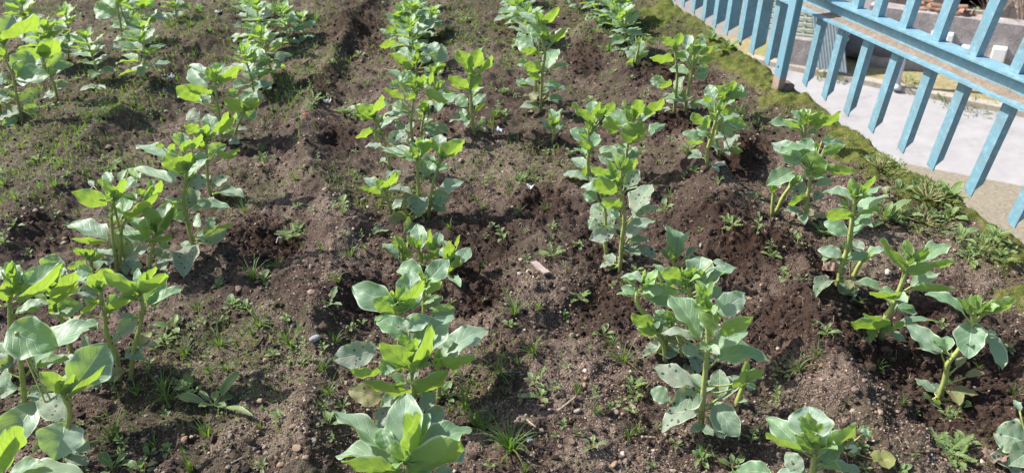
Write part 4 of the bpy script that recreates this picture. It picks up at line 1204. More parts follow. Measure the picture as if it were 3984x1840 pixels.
rail = rail_piece(-0.6, 7.6)
mb = MB()
n, k = 900, 12
ys = np.linspace(0.2, 3.6, n)
V = []
wid = 0.5 + 0.5 * fbm(ys * 7, ys * 0, 91, 4)
for i, y in enumerate(ys):
    for j in range(k + 1):
        q = j / k
        nn = 0.0135 - q * (0.024 + 0.022 * (wid[i] - 0.6) * 2)
        hh = (0.017 * wid[i] ** 2) * (1 - q) ** 1.1 + 0.006 * (fbm(np.array([y * 60]), np.array([q * 4]), 92, 3)[0] - 0.4) * (1 - q ** 4)
        hh = max(hh, -0.002) if q < 1 else -0.003
        V.append(fp(y, nn, ztop(y) - 0.0705 + hh) - FO)
kk = k + 1
Fc = [(i * kk + j, i * kk + j + 1, (i + 1) * kk + j + 1, (i + 1) * kk + j) for i in range(n - 1) for j in range(k)]
mb.add(V, Fc)
mb.build('sand_strip', M_MORTAR, rail, smooth=True)['label'] = 'dried sand caked along the rail channel'

LOW = [2.891, 2.741, 2.583, 2.422, 2.246, 2.092, 1.911, 1.727, 1.56, 1.39, 1.22, 1.05, .88]
for y in LOW: bar(y, 0.036, ztop(y) - 0.0785, lean=-0.13)
for y in [3.215, 3.362, 3.492, 3.641, 3.776, 3.909, 4.043, 4.184, 4.315, 4.45, 4.59, 4.73, 4.87, 5.0, 5.14, 5.28, 5.42]:
    bar(y, 0.022, ztop(y) - 0.0785, 0.042, 0.058, lean=-0.14)
for y in [2.635, 2.512, 2.360, 2.200, 2.035, 1.87, 1.71, 1.55, 1.39, 1.23, 1.07] + [2.79 + 0.155 * i for i in range(16)]:
    bar(y + 0.012, ztop(y) + 0.0005, 1.05, 0.037, 0.027, cut=False, lean=-0.15)
mb = MB()
for a in (0,):
    ys = np.linspace(-0.6, 7.6, 30)
    prof = [(-0.01, 1.05), (0.034, 1.05), (0.034, 1.10), (-0.01, 1.10)]
    V = [fp(y, q, z) - FO for y in ys for q, z in prof]
    Fc = [(i * 4 + j, i * 4 + (j + 1) % 4, (i + 1) * 4 + (j + 1) % 4, (i + 1) * 4 + j) for i in range(29) for j in range(4)] + [(3, 2, 1, 0), (116, 117, 118, 119)]
    mb.add(V, Fc)
mb.build('top_rail', M_BLUE, fence, smooth=False)


def post(y, n0):
    mb = MB()
    c = fp(y, n0 + 0.022, 0) - FO
    mb.box(c + np.array([0, 0, 0.53]) - 0.13 * 0.53 * FT, 0.016, 0.027, 0.59, [FN, FT, np.array([0, 0, 1.0]) - 0.13 * FT], 0.003)
    o = mb.build('post', M_POST, fence, smooth=False)
    return o


post(2.925, -0.128); post(5.7, -0.128); post(0.3, -0.128)
mb = MB()
pc = fp(2.925, -0.128, 0)
mb.tube([pc + FN * 0.007 - FT * 0.013 + np.array([0, 0, .138]) - FO, pc + FN * 0.0048 - FT * 0.013 + np.array([0, 0, .138]) - FO], [0.0045, 0.0045], 10)
mb.build('bolt_hole', mat_simple('black_hole', (0.01, 0.01, 0.01), (0.02, 0.016, 0.014), 50, 0.9, 0), fence)
mb = MB()
q0 = fp(2.925, -0.128 + 0.062, 0.0)
mb.box(q0 - FO + np.array([0, 0, 0.005]), 0.030, 0.03, 0.045, [FN, FT, (0, 0, 1)], 0.008)
mb.build('footing', mat_simple('rough_footing', (.10, .07, .055), (.22, .165, .135), 30, .95, .9, .006), fence)

# retaining wall under the plot edge
mb = MB()
ys = np.linspace(-6, 16, 45)
V = []
for y in ys:
    for n_, z in ((-0.25, -4.25), (-0.25, -0.10), (-0.012, -0.055), (0.0, -0.08), (0.006, -4.25)):
        V.append(fp(y, n_ - 0.012, z))
Fc = [(i * 5 + j, i * 5 + (j + 1) % 5, (i + 1) * 5 + (j + 1) % 5, (i + 1) * 5 + j) for i in range(44) for j in range(5)]
mb.add(V, Fc)
M_RENDER = mat_simple('pebble_render', (0.42, 0.37, 0.28), (0.60, 0.54, 0.43), 55, 0.95, 0.9, 0.012, scale2=3, c3=(0.30, 0.27, 0.2))
tag(mb.build('retaining_wall', M_RENDER, smooth=False), 'tall rough cream retaining wall holding up the vegetable plot', 'wall')
# ------------------------------------------------------------------ the street far below the plot
ZR = -4.0
M_ROAD = mat_simple('street_concrete', (0.27, 0.264, 0.274), (0.335, 0.328, 0.336), 3, 0.9, 0.25, 0.004, scale2=1.2, c3=(0.21, 0.204, 0.208), th=0.55)
M_PAVE = mat_simple('pebble_paving', (0.20, 0.175, 0.13), (0.40, 0.355, 0.275), 26, 0.95, 1.0, 0.02, scale2=4, c3=(0.19, 0.165, 0.125), th=0.62)
M_VERGE = mat_simple('dry_verge', (0.19, 0.165, 0.08), (0.34, 0.29, 0.175), 9, 0.95, 0.8, 0.02, scale2=1.6, c3=(0.20, 0.215, 0.07), th=0.52)
M_KERB = mat_simple('kerb_stone', (0.28, 0.245, 0.21), (0.42, 0.38, 0.33), 12, 0.9, 0.6, 0.01)


def prism(name, poly, z0, z1, m, div=0):
    n = len(poly)
    V = [(*p, z0) for p in poly] + [(*p, z1) for p in poly]
    Fc = [tuple(range(n))[::-1], tuple(range(n, 2 * n))] + [(i, (i + 1) % n, n + (i + 1) % n, n + i) for i in range(n)]
    return mesh_obj(name, V, Fc, m, smooth=False)


V = [(-60, -60, ZR), (160, -60, ZR), (160, 200, ZR), (-60, 200, ZR)]
tag(mesh_obj('street', V, [(0, 1, 2, 3)], M_ROAD, smooth=False), kind='structure')
nd = norm([6.1 - 7.07, 8.27 - 7.44])            # near kerb direction
k0 = np.array([6.1, 8.27])
a = k0 + nd * 7; b = k0 - nd * 30
tag(prism('pavement', [(fence_x(-20), -20.0), tuple(b), tuple(a), (fence_x(a[1]) - .2, a[1])], ZR - 0.1, ZR + 0.12, M_PAVE), kind='structure')
fd = norm([8.52 - 6.64, 9.40 - 11.52]); f0 = np.array([6.64, 11.52]); fnr = np.array([-fd[1], fd[0]])
if fnr @ np.array([1, 1]) < 0: fnr = -fnr
a = f0 - fd * 40; b = f0 + fd * 40
tag(prism('kerb', [tuple(a), tuple(b), tuple(b + fnr * 0.18), tuple(a + fnr * 0.18)], ZR - 0.1, ZR + 0.09, M_KERB), kind='structure')
# verge, slightly lumpy
A0 = a + fnr * 0.18
nu_, nv_ = 160, 24
V = []
for i in range(nu_ + 1):
    for j in range(nv_ + 1):
        p = A0 + fd * 80 * i / nu_ + fnr * 6 * j / nv_
        V.append((p[0], p[1], ZR + 0.085 + 0.07 * min(1, j / 3) * float(fbm(np.array([p[0] * 2.2]), np.array([p[1] * 2.2]), 5, 3)[0])))
kk = nv_ + 1
Fc = [(i * kk + j, (i + 1) * kk + j, (i + 1) * kk + j + 1, i * kk + j + 1) for i in range(nu_) for j in range(nv_)]
tag(mesh_obj('verge', V, Fc, M_VERGE), kind='structure')

# plastered garden wall on the far side
WA = np.array([6.49, 12.44]); WB = np.array([8.86, 10.45])
wd_ = norm(WB - WA); wn = np.array([-wd_[1], wd_[0]])
if wn @ np.array([1, 1]) < 0: wn = -wn


def on_wall(px, py, back=0.0):
    """photograph pixel -> point on the wall's face (or on a plane `back` metres behind)"""
    d = ray(px, py); n = np.array([wn[0], wn[1], 0]); o = np.array([*WA, 0]) + n * back
    t = ((o - CC) @ n) / (d @ n)
    return CC + d * t


def w4(x, y): return x / ZS + 2984, y / ZS


WX = np.array([wd_[0], wd_[1], 0]); WN = np.array([wn[0], wn[1], 0]); WZ = np.array([0, 0, 1.0])
zt1 = on_wall(*w4(900, 62))[2]; zt2 = on_wall(*w4(1890, 255))[2]
M_PLASTER = mat_simple('old_plaster', (0.23, 0.205, 0.20), (0.40, 0.365, 0.36), 5, 0.95, 0.7, 0.02, scale2=2.2, c3=(0.52, 0.48, 0.48), th=0.54)
M_BLOCK = NM('concrete_block')
_v = M_BLOCK.coord('Object')
_br = M_BLOCK.n('TexBrick', offset=0.5); _br.inputs['Scale'].default_value = 1.0
_br.inputs['Brick Width'].default_value = 0.45; _br.inputs['Row Height'].default_value = 0.21; _br.inputs['Mortar Size'].default_value = 0.012
_br.inputs['Color1'].default_value = (0.20, 0.175, 0.17, 1); _br.inputs['Color2'].default_value = (0.27, 0.24, 0.235, 1); _br.inputs['Mortar'].default_value = (0.13, 0.115, 0.11, 1)
_cx = M_BLOCK.n('CombineXYZ'); _sx = M_BLOCK.n('SeparateXYZ'); M_BLOCK.l(_v, _sx.inputs[0])
M_BLOCK.l(_sx.outputs[0], _cx.inputs[0]); M_BLOCK.l(_sx.outputs[2], _cx.inputs[1]); M_BLOCK.l(_cx.outputs[0], _br.inputs[0])
M_BLOCK.pbr(M_BLOCK.mix(M_BLOCK.ramp(M_BLOCK.noise(4, 5, 0.6, _v), [(0.4, 0), (0.7, 0.6)]), _br.outputs[0], (0.16, 0.14, 0.13)), 0.95, 0.2, M_BLOCK.bump(M_BLOCK.noise(30, 4, 0.6, _v), 0.5, 0.01))
M_BLOCK = M_BLOCK.m
M_WHITE = mat_simple('white_plastic', (0.72, 0.71, 0.70), (0.80, 0.79, 0.78), 6, 0.5, 0)
M_TILE = mat_simple('terracotta', (0.27, 0.145, 0.10), (0.38, 0.24, 0.175), 14, 0.9, 0.5, 0.006, scale2=6, c3=(0.55, 0.43, 0.33))
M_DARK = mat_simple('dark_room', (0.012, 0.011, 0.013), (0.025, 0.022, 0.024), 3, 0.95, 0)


def wbox(mb, p0, p1, dn0, dn1, bev=0.0, mi=0):
    """box on the wall plane between two wall points (x along wall, z up), depth dn0..dn1 along the wall normal"""
    c = (p0 + p1) / 2 + WN * (dn0 + dn1) / 2
    sx = abs((p1 - p0) @ WX) / 2; sz = abs(p1[2] - p0[2]) / 2
    mb.box(c, sx, abs(dn1 - dn0) / 2, sz, [WX, WN, WZ], bev, mi)


def wall_obj(name, s0, s1, zb, zt_a, zt_b, dn0, dn1, m, label, cat, n=60, rough=0.03, origin=None):
    """long wall with an uneven top"""
    V = []
    for i in range(n + 1):
        f = i / n
        p = np.array([*WA, 0]) + WX * (s0 + (s1 - s0) * f)
        zt = zt_a + (zt_b - zt_a) * f + rough * (float(vnoise(np.array([f * n * 0.6]), np.array([1.0]), 7)[0]) - 0.5)
        for d_, z in ((dn0, zb), (dn0, zt), (dn1, zt), (dn1, zb)):
            q = p + WN * d_; V.append((q[0], q[1], z))
    Fc = [(i * 4 + j, (i + 1) * 4 + j, (i + 1) * 4 + (j + 1) % 4, i * 4 + (j + 1) % 4) for i in range(n) for j in range(3)]
    Fc += [(0, 1, 2, 3), (n * 4 + 3, n * 4 + 2, n * 4 + 1, n * 4)]
    V = np.array(V); o0 = np.array([*WA, ZR])
    R3 = np.array([WX, WN, WZ])
    o = mesh_obj(name, (V - o0) @ R3.T, Fc, m, smooth=False)
    o.matrix_world = Matrix(((WX[0], WN[0], 0, o0[0]), (WX[1], WN[1], 0, o0[1]), (0, 0, 1, o0[2]), (0, 0, 0, 1)))
    return tag(o, label, cat)


Lw = np.linalg.norm(WB - WA)
s1 = (on_wall(*w4(900, 62)) - np.array([*WA, 0])) @ WX; s2 = (on_wall(*w4(1890, 255)) - np.array([*WA, 0])) @ WX
sl_ = (zt2 - zt1) / (s2 - s1)
sa, sb = 0.9, 24.0
wall_obj('garden_wall', sa, sb, ZR - 0.2, zt1 + sl_ * 0.3 * (sa - s1), zt1 + sl_ * (sb - s1) * 0.3 + (zt2 - zt1) * 0.5, 0.0, 0.28, M_PLASTER, 'rough grey plastered garden wall across the street', 'wall')
# building with a dark opening behind it
BK = 1.6
ob0 = on_wall(*w4(1432, 0), BK); ob1 = on_wall(*w4(1645, 88), BK)
xo0 = (ob0 - np.array([*WA, 0])) @ WX; xo1 = (ob1 - np.array([*WA, 0])) @ WX
zo = ob1[2]; zo1 = zo + 1.5
o0 = np.array([*WA, ZR]); R3 = np.array([WX, WN, WZ])
bld = empty('block_building', o0 + WX * 2 + WN * BK)
bld.rotation_euler = (0, 0, math.atan2(WX[1], WX[0]))
tag(bld, 'unfinished grey concrete block building with a dark window opening', 'building')
flip = 1.0 if (np.cross(WX, WN)[2] > 0) else -1.0


def bbox(mb, x0, x1, z0, z1, d0, d1):
    mb.box(np.array([(x0 + x1) / 2 - 2, flip * (d0 + d1) / 2, (z0 + z1) / 2 - ZR]), (x1 - x0) / 2, abs(d1 - d0) / 2, (z1 - z0) / 2)


mb = MB()
bbox(mb, -9, xo0, ZR - .2, 3.0, 0, 0.25); bbox(mb, xo1, 26, ZR - .2, 3.0, 0, 0.25)
bbox(mb, xo0, xo1, ZR - .2, zo, 0, 0.25); bbox(mb, xo0, xo1, zo1, 3.0, 0, 0.25)
mb.build('wall', M_BLOCK, bld, smooth=False)
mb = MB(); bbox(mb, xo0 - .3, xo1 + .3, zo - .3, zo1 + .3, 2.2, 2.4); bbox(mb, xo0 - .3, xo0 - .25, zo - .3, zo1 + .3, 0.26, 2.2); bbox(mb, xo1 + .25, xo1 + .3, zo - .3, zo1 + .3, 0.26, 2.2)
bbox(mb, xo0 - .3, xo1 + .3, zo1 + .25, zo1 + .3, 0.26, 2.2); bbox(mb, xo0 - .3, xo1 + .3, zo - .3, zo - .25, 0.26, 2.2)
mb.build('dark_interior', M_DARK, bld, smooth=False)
mb = MB(); bbox(mb, xo0 - .08, xo1 + .08, zo - 0.10, zo + 0.012, -0.06, 0.0)
mb.build('sill', M_KERB, bld, smooth=False)
mb = MB(); bbox(mb, -9.2, 26.2, 3.0, 3.15, -0.3, 6.0)
mb.build('roof_slab', M_KERB, bld, smooth=False)

# meter boxes on the garden wall
for (x0, y0, x1, y1), lab in (((1225, 225, 1290, 300), 'small pale frame box on the plastered wall, leftmost'), ((1345, 240, 1395, 325), 'narrow off-white meter box on the plastered wall'),
                              ((1440, 335, 1560, 420), 'wide white meter box behind a blue bar'), ((1670, 340, 1795, 460), 'tall white meter box on the plastered wall, rightmost')):
    p0 = on_wall(*w4(x0, (y0 + y1) / 2)); p1 = on_wall(*w4(x1, (y0 + y1) / 2)); pc_ = on_wall(*w4((x0 + x1) / 2, (y0 + y1) / 2))
    hz_ = abs(on_wall(*w4((x0 + x1) / 2, y0))[2] - on_wall(*w4((x0 + x1) / 2, y1))[2]) / 2 * 0.92
    sx = abs((p1 - p0) @ WX) / 2 * 0.9
    e = empty('meter_box', pc_)
    tag(e, lab, 'meter box', 'meter boxes on the wall')
    mb = MB(); mb.box(-WN * 0.05, sx, 0.055, hz_, [WX, WN, WZ], 0.012); mb.build('case', M_WHITE, e, smooth=False)
    mb = MB(); mb.box(-WN * 0.111, sx * 0.88, 0.006, hz_ * 0.88, [WX, WN, WZ], 0.004); mb.build('lid', M_WHITE, e, smooth=False)

# heaps of roof tiles on the wall top
def tile_mesh(mb, c, ax, L=0.2, r=0.055):
    n = 8
    V = []
    for i in (0, 1):
        for j in range(n + 1):
            a = math.pi * j / n
            for rr in (r, r - 0.012):
                V.append(np.asarray(c) + ax[0] * (i - 0.5) * L + ax[1] * math.cos(a) * rr * (1 - 0.15 * i) + ax[2] * math.sin(a) * rr)
    k = (n + 1) * 2
    Fc = []
    for j in range(n):
        a = j * 2
        Fc += [(a, a + 2, k + a + 2, k + a), (a + 1, k + a + 1, k + a + 3, a + 3), (a, a + 1, a + 3, a + 2), (k + a, k + a + 2, k + a + 3, k + a + 1)]
    Fc += [(0, k, k + 1, 1), (k - 2, k - 1, 2 * k - 1, 2 * k - 2)]
    mb.add(V, Fc)


rt = random.Random(5)
for gi, ((x, y), nt_, gl) in enumerate((((1215, 120), 7, 'the heap on the wall'), ((1440, 150), 7, 'the stack by the opening'))):
    p = on_wall(*w4(x, y), 0.14)
    zw = zt1 + sl_ * ((p - np.array([*WA, 0])) @ WX - s1)
    for q in range(nt_):
        mb = MB()
        a = rt.uniform(-0.5, 0.5); e_ = rt.uniform(-0.25, 0.25)
        ax0 = norm(WX * math.cos(a) + WN * math.sin(a) + WZ * e_); ax1 = norm(np.cross(WZ, ax0)); ax2 = np.cross(ax0, ax1)
        c = np.array([0, 0, 0.03 + 0.05 * (q // 2)]) + WX * rt.uniform(-0.22, 0.22) * (1 - q * 0.08) + WN * rt.uniform(-0.06, 0.06)
        tile_mesh(mb, c, [ax0, ax1, ax2])
        o = mb.build('roof_tile', M_TILE, smooth=False, loc=(p[0], p[1], zw + 0.0))
        tag(o, 'broken terracotta roof tile in ' + gl, 'roof tile', 'roof tiles in ' + gl)

# dry shrub in front of the opening
def branches(name, base, h, sp, n, seed, m, label, cat, r0=0.012, down=False):
    rs = random.Random(seed)
    mb = MB()
    for i in range(n):
        az = rs.uniform(0, 6.28); tilt = rs.uniform(0.1, 0.7) * sp
        P = [np.zeros(3)]
        d = np.array([math.cos(az) * math.sin(tilt), math.sin(az) * math.sin(tilt), math.cos(tilt)])
        for s in range(5):
            d = norm(d + np.array([rs.uniform(-.2, .2), rs.uniform(-.2, .2), rs.uniform(-.12, .1)]))
            P.append(P[-1] + d * h / 5 * rs.uniform(0.8, 1.2))
        mb.tube(catmull(P, 12), np.linspace(r0, r0 * 0.25, 12), 5)
        for s in range(7):
            q = catmull(P, 12)[rs.randint(3, 10)]
            e = norm(d + np.array([rs.uniform(-1, 1), rs.uniform(-1, 1), rs.uniform(-.2, .6)]))
            mb.tube(catmull([q, q + e * h * 0.12, q + e * h * 0.25 + np.array([0, 0, .02])], 5), np.linspace(r0 * 0.4, r0 * 0.15, 5), 4)
    o = mb.build(name, m, loc=base)
    return tag(o, label, cat)


M_TWIG = mat_simple('dry_twig', (0.33, 0.24, 0.19), (0.50, 0.40, 0.33), 20, 0.9, 0.3)
p = on_wall(*w4(1655, 190), 0.75)
branches('dry_bush', (p[0], p[1], zt2 - 0.35), 1.5, 0.55, 12, 4, M_TWIG, 'bare dry bush in front of the dark window opening', 'bush')
p = on_wall(*w4(1960, 190), 0.6)
branches('dry_bush', (p[0], p[1], zt2 - 0.35), 1.6, 0.9, 14, 8, M_TWIG, 'bare thin-branched bush by the block building corner', 'bush')


def leafy_clump(name, base, w_, h_, n, size, seed, label, cat, m=None, kind=None, up=0.6):
    rs = random.Random(seed); mb = MB()
    for i in range(n):
        a = rs.uniform(0, 6.28); r = w_ * math.sqrt(rs.random())
        p = np.array([math.cos(a) * r, math.sin(a) * r, h_ * rs.random() * (1 - 0.6 * (r / w_) ** 2)])
        d = norm([math.cos(a) * 0.8 + rs.uniform(-.5, .5), math.sin(a) * 0.8 + rs.uniform(-.5, .5), up + rs.uniform(-.3, .5)])
        nn = norm(np.array([0, 0, 1]) - d * d[2] + np.array([rs.uniform(-.3, .3), rs.uniform(-.3, .3), 0]))
        l = size * rs.uniform(0.6, 1.3)
        leaflet(mb, p, p + d * l, nn, l * rs.uniform(0.25, 0.42), rs.uniform(0, 0.6), rs.uniform(0.2, 0.9), 0.0 if rs.random() > 0.12 else 0.7, nu=4, nv=2, rs=rs)
    for i in range(max(3, n // 14)):
        a = rs.uniform(0, 6.28); r = w_ * rs.uniform(0.2, 0.8)
        mb.tube([np.zeros(3), np.array([math.cos(a) * r * .5, math.sin(a) * r * .5, h_ * .4]), np.array([math.cos(a) * r, math.sin(a) * r, h_ * .8])], [0.004, 0.003, 0.001], 4, 1)
    o = mb.build(name, [m or M_WEED, M_STEM], loc=base)
    return tag(o, label, cat, kind=kind)


p = on_wall(*w4(1560, 190), 0.35)
leafy_clump('wall_plant', (p[0], p[1], zt2 - 0.12), 0.22, 0.32, 90, 0.08, 3, 'soft green plant growing on the wall top below the opening', 'plant')
for (x, y), wv, lab in (((400, 580), .16, 'small green weed clump on the far kerb, leftmost'), ((1035, 625), .22, 'bright green weed patch on the dry verge'), ((1330, 770), .18, 'small weed clump at the far kerb edge'),
                        ((1560, 810), .38, 'long green weed patch along the far kerb'), ((540, 610), .10, 'tiny green weed by the far kerb')):
    q = on_level(*w4(x, y), ZR + 0.10)
    if (q[:2] - f0) @ fnr < 0.02: q = on_level(*w4(x, y), ZR)
    leafy_clump('verge_weed', tuple(q), wv, 0.10, int(300 * wv), 0.07, int(x), lab, 'weed')

# things along the foot of the far wall
M_SCREEN = mat_simple('pale_green_block', (0.40, 0.48, 0.39), (0.52, 0.58, 0.49), 9, 0.8, 0.2)
def vert_frame(px, py, z):
    return on_level(px, py, z)


# low masonry plinth carrying a ventilated block screen and a leaning sheet
WROT = math.atan2(WX[1], WX[0])
pa = on_wall(*w4(150, 255), -0.25); pb = on_wall(*w4(525, 300), -0.25)
ptop = (pa[2] + pb[2]) / 2
mb = MB(); wbox(mb, np.array([*(pa[:2]), ZR - .1]), np.array([*(pb[:2]), ptop]), -0.16, 0.16, 0.02)
c0 = (pa + pb) / 2; c0[2] = ZR
tag(mb.build('plinth_wall', M_PLASTER, smooth=False, loc=tuple(c0), origin=c0), 'low grey-brown masonry wall at the foot of the whitewashed wall', 'wall')
q0 = on_wall(*w4(350, 270), -0.25); q0[2] = ptop
e = empty('ventilation_screen', tuple(q0)); e.rotation_euler = (0, 0, WROT)
tag(e, 'pale green screen of slotted ventilation blocks behind the railing bars', 'screen')
for r_ in range(6):
    mb = MB()
    for c_ in range(7):
        for s_ in range(2):
            mb.box(np.array([(c_ - 4.5) * 0.26 + 0.07, 0, 0.03 + r_ * 0.2 + s_ * 0.1]), 0.125, 0.05, 0.02, bev=0.005)
        mb.box(np.array([(c_ - 4.5) * 0.26 - 0.05, 0, 0.08 + r_ * 0.2]), 0.022, 0.045, 0.099, bev=0.004)
    mb.build('block_course', M_SCREEN, e, smooth=False)
q0 = on_wall(*w4(520, 325), -0.62)
mb = MB()
V = []
for i in range(41):
    for j in (0, 1):
        x_ = (i / 40 - 0.5) * 0.5
        V.append(WX * (x_ - 0.45 * j) + (WZ * 0.75 + WN * 0.30) * j + WN * 0.018 * math.sin(i * 1.57))
Fc = [(i * 2, i * 2 + 2, i * 2 + 3, i * 2 + 1) for i in range(40)]
V2 = [v + WN * 0.006 for v in V]
q0[2] = ZR + 0.16
V = [v * np.array([1, 1, 1.9]) for v in V]; V2 = [v * np.array([1, 1, 1.9]) for v in V2]
mb.add(V + V2, Fc + [tuple(82 + q for q in f[::-1]) for f in Fc])
tag(mb.build('corrugated_sheet', mat_simple('pale_sheet', (0.30, 0.37, 0.38), (0.44, 0.50, 0.50), 8, 0.6, 0.1), smooth=True, loc=tuple(q0)), 'pale corrugated sheet leaning at the foot of the wall', 'sheet')
# dark grey drum lying on the verge with its end rings
q0 = on_level(*w4(800, 440), ZR + 0.12)
e = empty('metal_drum', tuple(q0)); tag(e, 'dark grey metal drum lying in shade on the verge', 'drum')
M_DRUM = mat_simple('grey_drum', (0.085, 0.09, 0.105), (0.16, 0.165, 0.185), 8, 0.6, 0.2, spec=0.4)
mb = MB(); R_ = 0.36
mb.tube([WX * t + WZ * R_ for t in np.linspace(-0.55, 0.55, 12)], [R_ * 0.97 if i in (0, 11) else (R_ * 1.02 if i in (4, 7) else R_) for i in range(12)], 28)
mb.build('body', M_DRUM, e, smooth=False)
for s_ in (-1, 1):
    mb = MB(); ang = np.linspace(0, 6.2832, 29)
    mb.tube([WX * 0.555 * s_ + WZ * R_ + WN * math.cos(t) * R_ * 0.97 + WZ * math.sin(t) * R_ * 0.97 for t in ang], 0.014, 6, cap=False)
    mb.build('rim', M_DRUM, e)
# low rubble block and pale stone block, grey plinth stones
def stone_block(name, px, py, sx, sy, sz, m, label, seed, cat='stone block'):
    q = on_level(*w4(px, py), ZR + 0.1)
    rs = np.random.default_rng(seed)
    V = ICO3_V * (sx, sy, sz)
    V = np.sign(V) * np.minimum(np.abs(V), np.array([sx, sy, sz]) * 0.72) * 1.38
    V = V + rs.normal(0, 0.012, V.shape)
    V[:, 2] += sz * 0.9
    o = mesh_obj(name, V @ R3, [tuple(f) for f in ICO3_F], m, smooth=False, loc=tuple(q))
    return tag(o, label, cat)


stone_block('stone_block', 1155, 500, 0.13, 0.13, 0.22, mat_simple('pale_stone', (0.55, 0.52, 0.50), (0.68, 0.65, 0.63), 9, 0.9, 0.5, 0.01), 'upright pale stone block at the foot of the wall', 1)
# thin pale street pole
q0 = on_level(*w4(965, 662), ZR + 0.0); q0 = on_level(*w4(965, 662), ZR + 0.06)
e = empty('street_pole', tuple(q0)); tag(e, 'thin pale lilac metal pole at the far kerb', 'pole')
M_POLE = mat_simple('pale_pole', (0.50, 0.50, 0.55), (0.60, 0.60, 0.65), 8, 0.5, 0)
mb = MB(); mb.tube([np.array([0, 0, z]) for z in np.linspace(0, 2.6, 8)], 0.045, 12); mb.build('shaft', M_POLE, e)
mb = MB(); mb.tube([np.array([0, 0, z]) for z in (0, 0.05, 0.06, 0.09)], [0.08, 0.078, 0.055, 0.05], 12); mb.build('base_collar', M_POLE, e)
mb = MB(); mb.tube([np.array([0, 0, z]) for z in (2.6, 2.62, 2.65)], [0.05, 0.05, 0.02], 12); mb.build('cap', M_POLE, e)
# white house wall far left with an orange pot
q = on_wall(*w4(560, 30), 0.9)
mb = MB()
for a_, b_ in ((-9, -0.2),):
    pass
stp = (q - np.array([*WA, 0])) @ WX
wall_obj('white_wall', -9.0, sa - 0.05, ZR - 0.2, zt1 + 0.2, zt1 + 0.25, 0.5, 0.7, mat_simple('whitewash', (0.62, 0.58, 0.56), (0.74, 0.71, 0.69), 4, 0.9, 0.3, 0.01, scale2=2.5, c3=(0.50, 0.42, 0.38)), 'whitewashed wall with worn plaster beyond the far railing bars', 'wall')
# ------------------------------------------------------------------ weeds
def grass_mesh(name, seed, n=16, h=0.06, spread=0.5, m=M_WEED):
    rs = random.Random(seed); mb = MB()
    for i in range(n):
        a = rs.uniform(0, 6.28); t = rs.uniform(0.05, 1.0) * spread
        L = h * rs.uniform(0.45, 1.1)
        b = np.array([math.cos(a) * 0.006 * rs.random(), math.sin(a) * 0.006 * rs.random(), -0.004])
        o = np.array([math.cos(a), math.sin(a), 0]); sd = np.array([-o[1], o[0], 0])
        w0 = rs.uniform(0.0011, 0.0022); dr = rs.uniform(0.1, 0.9) * spread
        V = []
        for s in range(6):
            f = s / 5
            th = t + dr * f * f
            p = b + o * math.sin(th) * L * f + np.array([0, 0, math.cos(th) * L * f])
            w_ = w0 * (1 - f ** 2.2) + 0.00012
            V += [p - sd * w_, p + o * 0.0004 * (1 - f), p + sd * w_]
        Fc = [(s * 3 + j, s * 3 + j + 1, s * 3 + j + 4, s * 3 + j + 3) for s in range(5) for j in (0, 1)]
        uv = [(s / 5, q) for s in range(6) for q in (0.1, 0.3, 0.9)]
        mb.add(V, Fc, 0, uv, np.array([0.0, rs.uniform(0.1, 0.9), rs.random(), 0.75 if rs.random() < 0.1 else 0.0]))
    return mb


def rosette(seed, n=8, L=0.03, wr=0.4, elev=0.5, stalk=0.3, cent=True):
    rs = random.Random(seed); mb = MB(); az = rs.uniform(0, 6)
    for i in range(n):
        az += 2.4 + rs.uniform(-.3, .3)
        f = i / max(1, n - 1)
        e = elev * (0.3 + 1.3 * f) + rs.uniform(-.15, .2)
        l = L * (1.1 - 0.55 * f) * rs.uniform(0.8, 1.15)
        o = np.array([math.cos(az), math.sin(az), 0]); d = o * math.cos(e) + np.array([0, 0, math.sin(e)])
        b = d * l * stalk + np.array([0, 0, 0.002 + 0.006 * f])
        petiole(mb, np.array([0, 0, 0.0]), b, 1, 0.0007)
        leaflet(mb, b, b + d * l, norm(np.array([0, 0, 1]) * math.cos(e) - o * math.sin(e)), l * wr, rs.uniform(0, .2), rs.uniform(0, .7), 0, fold=0.3, droop=0.12, wave=0.05, nu=6, nv=4, rs=rs, shape=0.25)
    return mb


def stemmed(seed, h=0.06, n=8, L=0.022, wr=0.45):
    """little upright weed with leaves up a thin stem"""
    rs = random.Random(seed); mb = MB()
    P = catmull([np.zeros(3) - [0, 0, .003], np.array([rs.uniform(-.01, .01), rs.uniform(-.01, .01), h * .5]), np.array([rs.uniform(-.02, .02), rs.uniform(-.02, .02), h])], 12)
    mb.tube(P, np.linspace(0.0013, 0.0007, 12), 5, 1, col=np.array([.7, 0, 0, 0]))
    az = rs.uniform(0, 6)
    for i in range(n):
        az += 2.4 + rs.uniform(-.4, .4); f = (i + 1) / n
        p = P[int(2 + 9 * f)]
        e = 0.1 + 0.7 * f + rs.uniform(-.2, .2)
        o = np.array([math.cos(az), math.sin(az), 0]); d = o * math.cos(e) + np.array([0, 0, math.sin(e)])
        l = L * (1.15 - 0.5 * f) * rs.uniform(0.8, 1.2)
        leaflet(mb, p + d * l * .2, p + d * l * 1.2, norm(np.array([0, 0, 1]) * math.cos(e) - o * math.sin(e)), l * wr, rs.uniform(0, .15), rs.uniform(0, .7), 0, fold=0.3, droop=0.1, nu=5, nv=4, rs=rs, shape=0.2)
        petiole(mb, p, p + d * l * .2, 1, 0.0006)
    return mb


